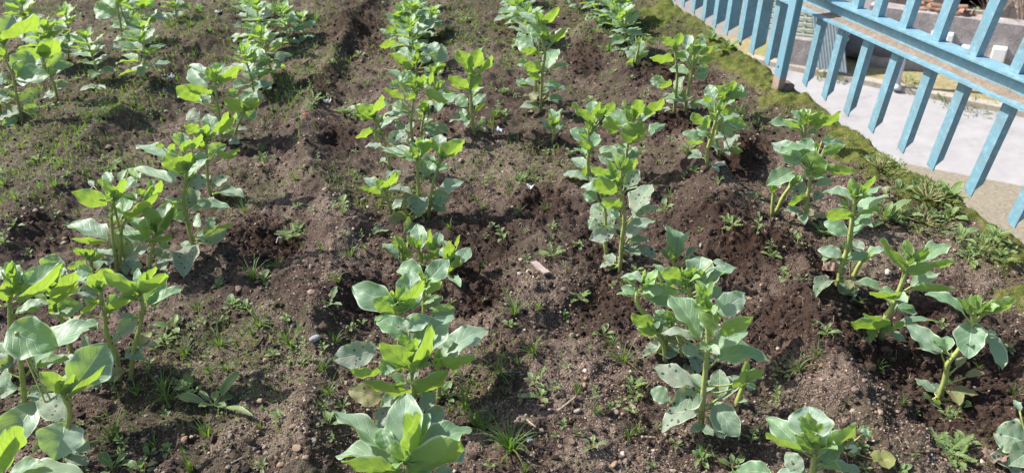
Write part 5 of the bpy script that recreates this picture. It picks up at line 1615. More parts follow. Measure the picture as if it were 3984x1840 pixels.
def feathery(seed, h=0.05, n=7, L=0.045):
    rs = random.Random(seed); mb = MB(); az = rs.uniform(0, 6)
    for i in range(n):
        az += 2.4; e = rs.uniform(0.2, 0.9)
        o = np.array([math.cos(az), math.sin(az), 0]); d = o * math.cos(e) + np.array([0, 0, math.sin(e)])
        P = catmull([np.zeros(3), d * L * .5 + np.array([0, 0, .004]), d * L], 10)
        mb.tube(P, np.linspace(0.0008, 0.0004, 10), 4, 1, col=np.array([.7, 0, 0, 0]))
        sd = np.array([-o[1], o[0], 0]); up = np.cross(d, sd) * -1
        for q in range(3, 10):
            for s in (-1, 1):
                dd = norm(d * 0.8 + sd * s * 0.9 + np.array([0, 0, rs.uniform(-.2, .3)]))
                l = L * 0.26 * (1.15 - 0.06 * q) * rs.uniform(.8, 1.2)
                leaflet(mb, P[q], P[q] + dd * l, norm(np.array([0, 0, 1]) - dd * dd[2]), l * .5, 0, rs.uniform(0.1, .9), 0, nu=3, nv=2, rs=rs, shape=0.25)
    return mb


LIB = {'grass': [], 'rosette': [], 'stemmed': [], 'feather': []}
INFO = {'grass': ('grass_tuft', 'grass tuft', 'grass tufts scattered over the bed'), 'rosette': ('weed_seedling', 'weed seedling', 'flat weed seedlings scattered over the bed'),
        'stemmed': ('upright_weed', 'small weed', 'small upright weeds scattered over the bed'), 'feather': ('feathery_weed', 'feathery weed', 'feathery weeds scattered over the bed')}
for k_ in range(4):
    for key, mb in (('grass', grass_mesh('g', 100 + k_, 12 + 5 * k_, 0.055 + 0.012 * k_, 0.45 + 0.12 * k_)), ('rosette', rosette(200 + k_, 7 + k_ % 3, 0.030 + 0.003 * k_, 0.36 + 0.06 * k_)),
                    ('stemmed', stemmed(300 + k_, 0.045 + 0.012 * k_, 8 + k_, 0.022)), ('feather', feathery(400 + k_))):
        V = np.concatenate(mb.V)
        o = mb.build(INFO[key][0], [M_WEED, M_STEM])
        LIB[key].append(o)
USED = {}
WORDS = {'grass': ['thin green grass tuft', 'small wispy grass tuft', 'fresh blade-leaved grass tuft', 'short sparse grass tuft'], 'rosette': ['small flat-leaved weed seedling', 'low rosette weed seedling', 'pale spoon-leaved weed seedling', 'tiny spreading weed seedling'],
         'stemmed': ['upright leafy weed', 'slim stemmed weed', 'paired-leaved weed', 'short branching weed'], 'feather': ['feathery fine-cut weed', 'low ferny weed', 'fine-leaved feathery weed', 'bright ferny weed tuft']}
LABELS = set()
POS = np.array([p[0][:2] for p in PLACE])


def place_weed(key, px, py, scale=1.0, label=None, gp=None):
    rs = random.Random(int(px * 7 + py * 13))
    g = ground_pt(px, py) if gp is None else gp
    k = rs.randrange(4)
    src = LIB[key][k]
    if not USED.get((key, k)): o = src; USED[key, k] = True
    else:
        o = src.copy(); COL.objects.link(o)
    o.location = (g[0], g[1], g[2] - 0.001); o.scale = (scale * {'grass': .72, 'rosette': .56, 'stemmed': .62, 'feather': .72}[key],) * 3; o.rotation_euler = (rs.uniform(-.15, .15), rs.uniform(-.15, .15), rs.uniform(0, 6.28))
    if label is None:
        order = np.argsort(np.hypot(POS[:, 0] - g[0], POS[:, 1] - g[1]))[:14]
        done = False
        words = WORDS[key][k:] + WORDS[key][:k]
        for wd in words[:1] + ['smaller ' + words[0].replace('small ', ''), 'second ' + words[0]]:
            for q in order[:3]:
                dx, dy = g[0] - POS[q, 0], g[1] - POS[q, 1]
                dist = math.hypot(dx, dy)
                rel = ('close by the foot of' if dist < 0.07 else ('to the right of' if abs(dx) > abs(dy) and dx > 0 else 'to the left of' if abs(dx) > abs(dy) else 'behind' if dy > 0 else 'in front of'))
                lab = f'{wd} {rel} the {PLACE[q][1].replace("the lone", "lone")}'
                if lab not in LABELS: done = True; break
            if done: break
        label = lab
    LABELS.add(label)
    nm, cat, grp = INFO[key]
    return tag(o, label, cat, grp)


def wl(key, win, s):
    for e in s.split(';'):
        v = [float(q) for q in e.split()]
        if len(v) < 2: continue
        place_weed(key, *wpx(win, v[0], v[1]), v[2] if len(v) > 2 else 1.0)


# grass tufts seen in the photograph
wl('grass', 'W9', '850 930 1.5; 1020 600 1.2; 1220 560 1.2; 1160 990 1.3; 1550 920 1.6; 1385 300 1; 1640 240 1.2; 1420 1170 1.5; 1240 640 1; 1700 420 .8; 790 1060 .8; 1560 440 .9; 1880 150 .8')
wl('grass', 'W10', '250 240 1.6; 580 220 1.1; 500 420 1; 530 600 .9; 490 700 .6; 1560 700 1.5; 1620 820 1.2; 1690 860 1; 1880 1000 1.5; 1580 590 1; 1820 450 1; 1850 600 .7; 1500 380 .9; 20 90 1.2; 340 500 .8; 20 850 .7')
wl('grass', 'W11', '850 360 1.1; 180 290 1; 500 590 1; 640 740 .8; 960 890 .8; 890 920 .7; 120 1170 1.1; 10 1020 1.4; 1440 1070 .9; 70 370 .8; 760 240 .7; 620 560 .6; 1010 560 .6')
wl('grass', 'W12', '370 310 .9; 820 410 .8; 230 420 .9; 1010 670 .7; 1840 610 .8; 600 680 .7; 1100 1060 .6; 1580 400 .6')
wl('grass', 'W6', '290 190 1.2; 60 60 1; 480 720 1; 700 760 1; 810 710 .8; 1440 550 1.3; 1640 350 1; 560 90 .8; 640 440 .7; 1390 490 .8; 1690 400 .7; 160 840 .8; 610 950 .9; 540 930 .8; 1680 840 .5; 330 690 .6; 940 700 .7')
wl('grass', 'W5', '410 240 1.3; 120 340 1.2; 260 310 1; 1830 430 1.1; 1890 930 1.7; 30 230 1.2; 1010 110 .9; 560 490 .8; 1480 1160 .9; 160 830 .6; 300 260 .9; 1420 1000 .5')
wl('grass', 'W7', '30 1190 1.3; 210 1160 .8; 500 1090 .8; 850 960 .8; 60 450 .9; 260 420 .7; 1200 330 .7; 1470 330 .6; 310 640 .6; 990 870 .5')
wl('grass', 'W1', '420 1110 1.4; 590 1080 .9; 980 580 1; 1280 330 1.2; 1130 700 .9; 1450 420 .9; 960 970 1; 30 1150 1; 330 1150 .8; 250 860 1; 680 880 1; 1370 730 .8; 1800 330 1; 1500 100 1.6; 1420 200 1.4; 1280 200 1.2; 1550 170 1.4; 1700 90 1.3; 1180 320 1.2')
wl('grass', 'W2', '430 370 1; 50 1130 1.2; 1300 740 1; 1780 870 1.4; 1740 930 1.1; 860 360 .9; 520 190 1.4; 440 160 1.5; 600 130 1.4; 1450 230 1; 330 210 1.2; 820 640 .8; 240 420 .9; 1820 330 1; 1380 280 1.2; 1550 300 1; 560 60 1.5; 150 720 .8')
wl('grass', 'W3', '50 900 1.3; 30 950 1; 700 230 1.3; 900 380 1.3; 800 250 1.1; 1220 330 1.2; 1290 300 1; 1150 240 1.1; 1060 200 1; 1470 1150 .9; 200 260 1; 100 700 .8')
# broad seedlings
wl('rosette', 'W6', '350 110 1.1; 300 390 1; 420 410 .7; 640 380 1.4; 650 600 1; 230 490 .9; 1760 540 .7; 1860 1040 1.3; 1450 1110 .9; 180 320 .9; 1740 180 1; 50 950 1.8; 1690 1090 .6; 720 150 .8; 1000 610 .6')
wl('rosette', 'W7', '310 550 1; 520 690 1; 930 880 1.2; 1160 410 1.4; 1230 430 1.2; 70 200 1.3; 1640 690 1.6; 1380 130 1.2; 1560 210 1.6; 770 980 .7; 400 1190 .9; 130 790 .7; 100 180 1; 1620 500 1.1; 1840 330 1.4; 1540 340 1; 1690 500 .9')
wl('rosette', 'W9', '1290 110 1.7; 1640 60 1.2; 1400 560 1.8; 900 1060 1.3; 1120 1050 .9; 1250 1020 1; 840 1160 1.8; 1060 1160 1.6; 1430 100 1.1; 1110 380 .9')
wl('rosette', 'W10', '290 290 1.5; 790 80 1.2; 700 110 .8; 340 380 1; 640 700 1.6; 540 830 1.5; 1410 620 1.4; 1790 140 1.1; 40 1150 1.3; 220 40 1; 1890 90 1; 560 930 .6; 1840 330 .9; 170 780 .9; 120 310 1')
wl('rosette', 'W11', '180 530 1.8; 230 630 1.2; 700 160 1.3; 620 1000 1.6; 760 710 .9; 1420 1090 1.3; 400 830 .8; 420 40 .9; 1660 1150 1.4; 1240 985 .7; 570 110 .7; 1100 850 .7')
wl('rosette', 'W12', '440 140 1.6; 80 410 1.3; 1300 90 1; 1370 790 1.4; 1490 960 1.4; 180 430 1; 730 1160 1; 980 1190 1.6; 100 460 .9; 1810 270 .8; 1230 930 .9; 700 1000 .9; 930 350 .5; 360 80 .8')
wl('rosette', 'W5', '110 540 1.8; 410 470 1; 1640 1000 1.6; 1740 1130 1.4; 1840 1160 1.5; 280 60 1.6; 520 470 1; 850 100 1.3; 30 660 1.2; 500 160 1')
wl('rosette', 'W1', '1190 870 1.6; 810 790 1.2; 360 800 1.6; 690 660 1.2; 960 950 1; 1180 540 1; 560 600 1.3; 800 830 1; 1340 840 1; 770 620 .9; 680 850 1; 1410 720 1.1; 1250 600 1')
wl('rosette', 'W2', '760 420 1.5; 590 310 1; 560 470 1; 320 400 1.2; 380 830 1; 520 730 1.3; 1440 330 1.7; 1700 320 1.4; 1550 170 1.6; 1850 690 1.2; 1840 860 1.4; 1900 1010 1; 270 1050 1; 730 1140 1; 1490 260 1.3; 120 1180 1; 850 470 .8')
wl('rosette', 'W3', '930 550 1.3; 590 360 1.8; 870 380 1.5; 1070 590 .9; 1240 590 1.2; 120 680 1; 210 720 1; 110 860 1.4; 180 320 1.3; 670 870 1.5; 760 760 1.3; 1190 690 1; 690 1120 1.3; 440 1140 .8; 600 1150 1; 1360 1050 1; 640 540 1; 1850 1100 1')
wl('rosette', 'W8', '30 760 1.3; 150 930 1.3; 260 940 1.2; 700 1110 1; 740 940 1; 280 700 1; 190 620 1.4; 400 600 1; 1130 590 1.6; 640 1060 .9; 860 490 2; 960 500 1.6; 1490 720 1.8; 1360 480 2')
wl('stemmed', 'W10', '500 290 1; 380 350 1; 160 800 1.1; 240 390 .9; 1120 990 .8; 1750 1150 1; 420 380 .8; 1400 580 .9; 600 820 .8; 350 250 1')
wl('stemmed', 'W11', '910 740 1; 330 580 1.1; 240 470 1.2; 640 640 .9; 420 410 .9; 840 660 .8; 590 290 .7; 1800 970 1; 90 640 .8; 340 920 .7; 1050 1150 .7; 500 910 .7')
wl('stemmed', 'W6', '1840 660 1.6; 780 640 .8; 590 400 .9; 1260 520 .8; 1720 630 .7; 1700 250 1; 460 60 .9')
wl('stemmed', 'W12', '450 170 1.2; 1390 830 1.1; 80 660 1.1; 1330 770 1; 60 700 .8; 1120 760 .6')
wl('stemmed', 'W9', '1240 260 1.4; 1520 100 1; 1090 200 1.2; 1110 440 .9; 940 1010 1.2; 1560 340 1; 1250 800 1; 860 600 .8; 1680 600 1; 600 850 .7')
wl('stemmed', 'W5', '1660 970 1.1; 240 760 1; 510 560 1; 30 640 1.2; 380 650 .8; 840 150 1; 1720 480 .9; 550 270 .9')
wl('stemmed', 'W7', '1570 700 1.2; 1840 600 1.4; 320 560 .9; 130 590 .7; 1420 580 .7; 490 700 1; 1290 190 .8; 240 220 .7')
wl('stemmed', 'W3', '470 1170 .9; 250 640 1; 1130 1170 1.3; 740 200 1.4; 760 330 1.2; 70 810 1; 580 560 .8; 930 480 .8; 550 470 1')
wl('stemmed', 'W2', '250 590 1; 480 560 1; 420 700 1.2; 540 650 1; 1510 130 1.4; 1640 240 1.2; 820 860 .9; 340 560 .9; 700 300 1; 1870 490 1; 40 950 1')
wl('stemmed', 'W1', '640 1000 1; 900 900 1; 1130 900 1; 480 850 1.1; 1240 720 1; 840 700 .9; 950 780 .8; 1080 470 1; 300 900 1')
wl('stemmed', 'W8', '900 330 1.6; 1010 460 1.4; 860 420 1.2; 650 1030 1; 220 690 1.5; 120 900 1; 1560 760 1.4; 30 720 1')
wl('feather', 'W6', '290 610 1.6; 210 610 1.1; 340 600 1; 30 30 1')
wl('feather', 'W11', '930 560 1.1; 930 620 .8')
wl('feather', 'W12', '1350 1040 1.4; 1420 1090 1.2; 1260 960 1; 410 1080 .7; 1430 990 1')
wl('feather', 'W2', '420 760 1.6; 680 860 1.6; 640 850 1.3; 400 800 1.2; 760 880 1.2')
wl('feather', 'W7', '320 760 1.3; 80 190 1; 520 1080 1.1; 1650 540 1')
wl('feather', 'W1', '800 780 1.3; 1290 90 1.5; 1470 70 1.6; 760 830 1; 20 940 1.3')
wl('feather', 'W5', '840 110 1.6; 1740 1150 1; 20 140 1.2')
wl('feather', 'W9', '1440 590 1.4; 1220 200 1.3; 1370 530 1')
wl('feather', 'W3', '740 340 1.4; 1500 1130 1.2; 1180 310 1.2')
wl('feather', 'W8', '410 590 1.3; 1760 800 1.4')

# larger weeds that stand out
def big_weed(name, px, py, mb, label, cat='weed'):
    g = ground_pt(px, py)
    return tag(mb.build(name, [M_WEED, M_STEM], loc=tuple(g)), label, cat)


def aimed(px, py, spec, seed, win):
    """leaves of a weed aimed at measured points; returns mesh relative to its foot"""
    rs = random.Random(seed); g = ground_pt(px, py); mb = MB()
    zb = to_px(g)[2]
    for e in spec.split(';'):
        v = e.split()
        if len(v) < 3: continue
        tx, ty = wpx(win, float(v[0]), float(v[1])); wd = float(v[2]) / ZS / F * zb
        k = float(v[3]) if len(v) > 3 else (0.3 if ty < py else -0.7)
        L3 = math.hypot(tx - px, ty - py) / F * zb
        T = at_depth(tx, ty, zb + k * L3 - 0.004) - g
        for _ in range(8):
            if (T + g)[2] < hz(*(T + g)[:2]) + 0.006: T = T + norm(CC - g) * 0.006
        B = np.array([0, 0, 0.004])
        a = norm(T); nn = norm(np.array([0, 0, 1.0]) - a * a[2] + 1e-3 * rs.random())
        b = B + (T - B) * 0.25
        petiole(mb, B, b, 1, 0.0011)
        leaflet(mb, b, T, nn, wd, rs.uniform(0, .2), rs.uniform(0, .5), 0, fold=.35, droop=0.06, wave=0.07, nu=10, nv=6, rs=rs, shape=0.3)
    return mb


x, y = wpx('W9', 1600, 690)
big_weed('broad_weed', x, y, aimed(x, y, '1790 430 110 .2; 1330 610 80; 1620 570 60; 1745 620 60; 1490 570 40; 1890 760 40; 1480 690 50; 1690 690 50', 1, 'W9'), 'broad-leaved weed holding one long leaf up, beside gravelly soil', 'weed')
x, y = wpx('W6', 550, 1120)
big_weed('broad_weed', x, y, aimed(x, y, '600 985 55 .2; 520 1135 60; 480 1095 40; 635 1125 30; 560 1075 30', 2, 'W6'), 'young weed with one notched leaf standing up, left of round-leaved bean', 'weed')
x, y = wpx('W12', 640, 960)
mb = MB(); rs = random.Random(3); g0 = ground_pt(x, y); zb = to_px(g0)[2]
for tx, ty, rr in ((640, 1005, 58), (730, 880, 52), (610, 910, 34)):
    q = wpx('W12', tx, ty); T = at_depth(*q, zb - 0.02) - g0
    if (T + g0)[2] < hz(*(T + g0)[:2]) + 0.01: T = T + norm(CC - g0) * 0.02
    r_ = rr / ZS / F * zb
    petiole(mb, np.array([0, 0, .001]), T, 1, 0.0012)
    n_ = norm(CC - g0 - T + np.array([0, 0, .8])); ux = norm(np.cross(n_, [0, 1, 0])); uy = np.cross(n_, ux)
    V = [T]; uv = [(0, .5)]
    for a in range(29):
        t = a / 28 * 5.7 + 0.3; q_ = r_ * (0.93 + 0.09 * math.cos(t * 9)) 
        V.append(T + (ux * math.cos(t) + uy * math.sin(t)) * q_ * .55 + n_ * .001); V.append(T + (ux * math.cos(t) + uy * math.sin(t)) * q_ + n_ * .003 * math.cos(t * 9)); uv += [(.5, .5), (.9, .3)]
    Fc = [(0, 1 + a * 2, 3 + a * 2) for a in range(28)] + [(1 + a * 2, 2 + a * 2, 4 + a * 2, 3 + a * 2) for a in range(28)]
    mb.add(V, Fc, 0, uv, np.array([.1, .3, .5, 0]))
tag(mb.build('mallow_weed', [M_WEED, M_STEM], loc=tuple(g0)), 'small weed with round scalloped leaves on thin stalks', 'weed')
x, y = wpx('W12', 855, 1125); g0 = ground_pt(x, y)
mb = MB()
for k_ in range(3):
    a = k_ * 2.1 + .4
    d = np.array([math.cos(a), math.sin(a), .25])
    leaflet(mb, np.array([0, 0, .012]), np.array([0, 0, .012]) + d * .026, norm(np.array([-d[0] * .25, -d[1] * .25, 1])), .034, .3, .6, 0.75, nu=6, nv=5, rs=rs, shape=.4)
petiole(mb, np.array([-.05, .045, .004]), np.array([0, 0, .012]), 1, .001)
tag(mb.build('fallen_leaf', [M_LEAF, M_STEM], loc=tuple(g0)), 'small yellowish lobed leaf lying low on the soil', 'leaf')

# the weed mat by the moss edge
for (x, y), args, lab in (((1340, 370), (14, .075, .30, .85, .2), 'bright rosette weed with upright narrow leaves by the mossy edge'), ((870, 500), (7, .07, .34, .9, .3), 'pale upright broad-leaved weed beside the weed patch'),
                          ((1440, 640), (11, .055, .30, .6, .2), 'small bright rosette weed under the mossy edge'), ((980, 300), (6, .06, .42, .6, .3), 'grey-green broad-leaved weed on bare soil before the moss'),
                          ((1700, 640), (10, .05, .4, .7, .2), 'crinkled pale weed rosette on the moss, nearest the frame edge'), ((1010, 480), (9, .05, .4, .35, .3), 'flat grey-leaved weed at the front of the weed patch'),
                          ((1500, 790), (10, .04, .4, .4, .3), 'grey little rosette weed on sandy soil below the moss')):
    px, py = wpx('W8', x, y)
    big_weed('rosette_weed', px, py, rosette(int(x), *args[:1], L=args[1], wr=args[2], elev=args[3], stalk=args[4]), lab)
for (x, y), wv, hv, n_, lab in (((1200, 350), .10, .05, 240, 'dense mat of small-leaved grey-green weeds by the mossy edge'), ((850, 130), .08, .05, 150, 'sparse upright grey-green weed clump near the moss'),
                                ((1180, 520), .08, .03, 130, 'low straggling weed mat with withered yellow leaves'), ((1640, 720), .07, .03, 110, 'low brownish weed mat on the mossy soil')):
    px, py = wpx('W8', x, y); g0 = ground_pt(px, py)
    leafy_clump('weed_mat', tuple(g0), wv, hv, int(n_ * 1.7), .0145, int(x), lab, 'weed mat')
px, py = wpx('W8', 1010, -60); g0 = ground_pt(px, py)
mb = grass_mesh('g', 9, 9, .07, 1.1)
tag(mb.build('grass_tuft', [M_WEED], loc=tuple(g0)), 'spiky grass tuft poking out from the moss between two railing bars', 'grass tuft', 'grass tufts scattered over the bed')
for (x, y), lab in (((640, 380), 'dark ivy-like weed on the mossy edge'), ((780, 480), 'grey-green weed beside the moss left of the post')):
    px, py = x / 2.38 + 2500, y / 2.38
    big_weed('leafy_weed', px, py, rosette(int(x), 8, L=.07, wr=.5, elev=.5, stalk=.25), lab)

# ------------------------------------------------------------------ uncounted green
def blades(name, x, y, hh, young, label, cat, wmul=1.0):
    n = len(x); z = relief(x, y)
    a = RNG.uniform(0, 6.28, n); t = RNG.uniform(0.1, 1.0, n)
    h = hh * RNG.uniform(0.4, 1.2, n); w_ = np.clip(h * 0.055, 0.0005, 0.002) * wmul
    o = np.stack([np.cos(a), np.sin(a), 0 * a], 1); s = np.stack([-np.sin(a), np.cos(a), 0 * a], 1)
    b = np.stack([x, y, z - .002], 1); up = np.array([0, 0, 1.0])
    m = b + o * (h * .45 * np.sin(t * .6))[:, None] + up * (h * .55)[:, None]
    e = b + o * (h * np.sin(t))[:, None] + up * (h * np.cos(t))[:, None]
    V = np.stack([b - s * w_[:, None], b + s * w_[:, None], m + s * w_[:, None] * .8, m - s * w_[:, None] * .8, e], 1).reshape(-1, 3)
    i = np.arange(n) * 5
    T = np.concatenate([np.stack([i, i + 1, i + 2], 1), np.stack([i, i + 2, i + 3], 1), np.stack([i + 3, i + 2, i + 4], 1)])
    c = np.zeros((n, 5, 4)); c[:, :, 1] = RNG.uniform(*young, (n, 1)); c[:, :, 2] = RNG.random((n, 1)); c[:, :, 3] = (RNG.random((n, 1)) < .12) * .8
    uv = np.tile(np.array([[0, .3], [0, .7], [.5, .7], [.5, .3], [1, .45]]), (n, 1))
    return tag(mesh_obj(name, V, T, M_WEED, smooth=False, col=c.reshape(-1, 4), uv=uv), label, cat, kind='stuff')


x, y = scatter_pts(80000)
gm = ell_mask(x, y, GREEN_G, .8, .6, 19); gm = np.maximum(gm, .45 * np.clip((y - 2.8) / 1.5, 0, 1))
k_ = (RNG.random(len(x)) < (.30 + .45 * np.clip(y - 2.2, 0, 1.6)) * gm * (0.3 + 1.4 * np.clip((fbm(x * 6, y * 6, 90, 3) - .35) * 3, 0, 1)) + .010) & (moss_mask(x, y) < .5) & (ell_mask(x, y, DUG_G) < .5)
blades('ground_cover', x[k_], y[k_], .017 + .0042 * y[k_], (0, .6), 'fine sprouting green grass and seedlings spread over the soil', 'ground cover', 1.5)
ny_ = 60000
y = RNG.uniform(0.9, 6.5, ny_) ** 1.0; x = fence_x(y) - RNG.uniform(-.02, .34, ny_)
k_ = RNG.random(ny_) < moss_mask(x, y) * .8
blades('moss', x[k_], y[k_], .012, (.1, .9), 'yellow-green moss cushions along the plot edge', 'moss', 1.3)

x, y = scatter_pts(3800, 4.5)
k_ = (moss_mask(x, y) < .5) & (RNG.random(len(x)) < .25 + 1.5 * np.clip(fbm(x * 3, y * 3, 95, 3) - .45, 0, 1))
x, y = x[k_], y[k_]; n_ = len(x)
a_ = RNG.uniform(0, 6.28, n_); l_ = RNG.uniform(.008, .032, n_) * (0.8 + .15 * y)
V = []
for f in np.linspace(0, 1, 5):
    b_ = a_ + (f - .5) * RNG.uniform(-1.2, 1.2, n_)
    px_ = x + np.cos(b_) * l_ * (f - .5); py_ = y + np.sin(b_) * l_ * (f - .5)
    pz_ = relief(px_, py_) + .0022 + .005 * RNG.random(n_) * np.sin(f * 3.14)
    wx_ = -np.sin(b_) * .0006; wy_ = np.cos(b_) * .0006
    V += [np.stack([px_ + wx_, py_ + wy_, pz_], 1), np.stack([px_ - wx_, py_ - wy_, pz_], 1), np.stack([px_, py_, pz_ + .0009], 1)]
V = np.stack(V, 1).reshape(-1, 3); i = np.arange(n_) * 15; T = []
for s_ in range(4):
    for j_ in range(3):
        p, q = s_ * 3 + j_, s_ * 3 + (j_ + 1) % 3
        T.append(np.stack([i + p, i + q, i + q + 3, i + p + 3], 1))
tag(mesh_obj('dry_rootlets', V, np.concatenate(T), mat_simple('rootlet', (.20, .15, .10), (.38, .31, .23), 60, .9, 0)), 'thin pale dry rootlets and straw bits lying on the soil', 'straw', kind='stuff')

# ------------------------------------------------------------------ stones and litter
def stone(px, py, r, col, label, seed, flat=.7, name='stone', cat='stone', grp=None, win=None, elong=1.0):
    g = ground_pt(px, py); rs = np.random.default_rng(seed)
    d = ICO3_V * (1 + rs.normal(0, .03, (len(ICO3_V), 1)))
    for _ in range(7):
        nrm_ = norm(rs.normal(size=3)); k = rs.uniform(.55, .85)
        q = d @ nrm_; d = d - np.maximum(q - k, 0)[:, None] * nrm_ * .9
    a = rs.uniform(0, 6.28); R2 = np.array([[math.cos(a), -math.sin(a), 0], [math.sin(a), math.cos(a), 0], [0, 0, 1]])
    V = (d * (r * elong, r, r * flat)) @ R2.T; V[:, 2] += r * flat * .35
    c = np.zeros((len(V), 4)); c[:, 0] = col
    return tag(mesh_obj(name, V, [tuple(f) for f in ICO3_F], M_GRAVEL, smooth=False, col=c, loc=tuple(g)), label, cat, grp)


M_GREY = mat_simple('grey_stone', (0.16, 0.17, 0.18), (0.34, 0.345, 0.35), 60, .8, .5, .003, scale2=30, c3=(.48, .48, .48))
for i, (win, x, y, r, c, lab, grey) in enumerate((
    ('W10', 433, 190, .0175, .6, 'large rough blue-grey stone on soil left of spotted bean', 1), ('W12', 665, 650, .0135, .6, 'rough blue-grey stone on the gravelly ridge', 1),
    ('W12', 660, 575, .012, .5, 'pale flat oval stone above blue-grey stone on the ridge', 0), ('W12', 345, 655, .010, .62, 'grey rounded stone low on the gravelly ridge', 0),
    ('W12', 845, 738, .009, .85, 'cream stone on the lower part of gravelly ridge', 0), ('W12', 640, 725, .008, .8, 'small cream stone left on gravelly ridge', 0), ('W12', 720, 498, .008, .6, 'small grey stone high on gravelly ridge', 0),
    ('W12', 860, 630, .011, .45, 'brownish flat stone on the right flank of gravelly ridge', 0), ('W12', 690, 350, .009, .86, 'whitish stone at the top of gravelly ridge', 0), ('W12', 1170, 840, .008, .3, 'dark round pebble in the furrow', 0),
    ('W11', 150, 945, .012, .62, 'grey stone near the bottom edge of bare soil', 1), ('W11', 500, 725, .011, .8, 'cream square stone beside a twig', 0), ('W11', 555, 535, .009, .86, 'small white stone on bare soil, above the twig', 0),
    ('W11', 845, 1045, .009, .98, 'chalk-white stone on soil before the spotted bean', 0), ('W11', 800, 740, .011, .64, 'flat pale stone beside a small weed', 0), ('W11', 615, 935, .010, .85, 'beige stone touching a small seedling', 0),
    ('W11', 235, 875, .010, .62, 'light grey stone on bare soil near the small twig', 0), ('W11', 870, 1105, .010, .55, 'tan stone low on the soil between rows', 0), ('W11', 565, 430, .009, .98, 'bright white pebble on bare soil', 0),
    ('W11', 780, 1125, .011, .90, 'orange-beige stone near the bottom edge', 0), ('W11', 700, 1130, .009, .62, 'small grey stone near the bottom edge', 0), ('W11', 470, 955, .010, .4, 'brown stone on bare soil near the bottom', 0),
    ('W10', 300, 1005, .013, .86, 'flat beige stone on dark soil left of bean rosette', 0), ('W10', 265, 840, .010, .87, 'round orange-beige pebble on dark soil', 0), ('W10', 455, 830, .009, .6, 'grey pebble beside a small weed', 0),
    ('W10', 70, 1045, .009, .64, 'grey pebble above a leafy seedling', 0), ('W10', 665, 520, .009, .86, 'cream pebble beside yellowing bean leaf', 0), ('W10', 175, 1130, .010, .91, 'orange-brown stone near the bottom edge of soil', 0),
    ('W10', 490, 110, .020, .05, 'dark brown clod above blue-grey stone', 0), ('W10', 365, 1075, .010, .88, 'peach coloured stone near the bottom edge', 0), ('W10', 10, 455, .014, .3, 'brownish stone half sunk in soil', 0),
    ('W9', 1890, 450, .016, .5, 'flat grey-beige stone in soil right of broad weed', 0), ('W9', 1880, 500, .010, .75, 'cream pebble below flat stone', 0), ('W9', 1375, 945, .013, .9, 'reddish beige stone behind grass tuft', 0),
    ('W9', 1890, 1015, .010, .62, 'grey pebble at the soil slope', 0), ('W9', 1700, 1155, .010, .6, 'pale grey pebble near the bottom edge', 0), ('W9', 1720, 920, .010, .6, 'grey angular pebble beside grass blades', 0),
    ('W6', 300, 810, .015, .88, 'large beige stone on the brown ridge', 0), ('W6', 405, 840, .012, .62, 'greyish pink stone on the brown ridge', 0), ('W6', 410, 1035, .013, .86, 'cream stone on soil left of notched weed', 0),
    ('W6', 825, 405, .012, .98, 'white stone on bare soil left of tall bean', 0), ('W6', 60, 430, .016, .6, 'pale grey flat stone at the furrow edge', 0), ('W6', 500, 850, .010, .5, 'grey stone on the brown ridge', 0), ('W6', 730, 480, .010, .5, 'dull grey stone lying by a twig', 0),
    ('W6', 560, 1060, .013, .5, 'grey-brown stone behind notched weed', 0), ('W6', 420, 420, .009, .62, 'small bluish pebble beside seedling', 0),
    ('W5', 490, 665, .014, .75, 'pale rounded stone left of long-armed bean', 0), ('W5', 485, 632, .009, .91, 'orange pebble on dark soil', 0), ('W5', 265, 425, .011, .78, 'pale pinkish pebble on dark ridge', 0), ('W5', 205, 412, .009, .98, 'white pebble on dark ridge', 0),
    ('W5', 315, 405, .009, .75, 'cream pebble on dark ridge', 0), ('W5', 265, 710, .011, .5, 'grey-brown pebble on dark soil', 0), ('W5', 1780, 1010, .014, .45, 'lumpy pinkish stone on soil right of bean', 0), ('W5', 340, 660, .011, .65, 'shiny grey stone on dark soil', 0),
    ('W1', 810, 1110, .020, .5, 'large dull rounded stone on the soil ridge', 0), ('W1', 750, 750, .016, .98, 'white lump on the soil between far rows', 0), ('W2', 250, 737, .014, .8, 'pale orange stone at the far soil slope', 0), ('W2', 645, 752, .012, .98, 'small white stone right of plastic scrap', 0),
    ('W7', 85, 790, .010, .75, 'cream pebble on the bare path', 0), ('W7', 140, 875, .009, .98, 'white pebble beside the shard', 0), ('W7', 400, 1010, .010, .62, 'grey pebble on bare path', 0), ('W7', 1690, 975, .010, .5, 'pale brown pebble on dark crumbly soil', 0),
    ('W7', 1790, 1080, .009, .9, 'small beige pebble on dark crumbly soil', 0), ('W8', 900, 885, .012, .98, 'white chip on soil behind bright-leaved bean', 0), ('W8', 890, 270, .018, .72, 'pinkish stone before the weed mat', 0))):
    o = stone(*wpx(win, x, y), r * (0.74 if win in ('W9', 'W10', 'W11', 'W12') else 0.88), c, lab, i + 40, elong=1.25)
    if grey: o.data.materials[0] = M_GREY

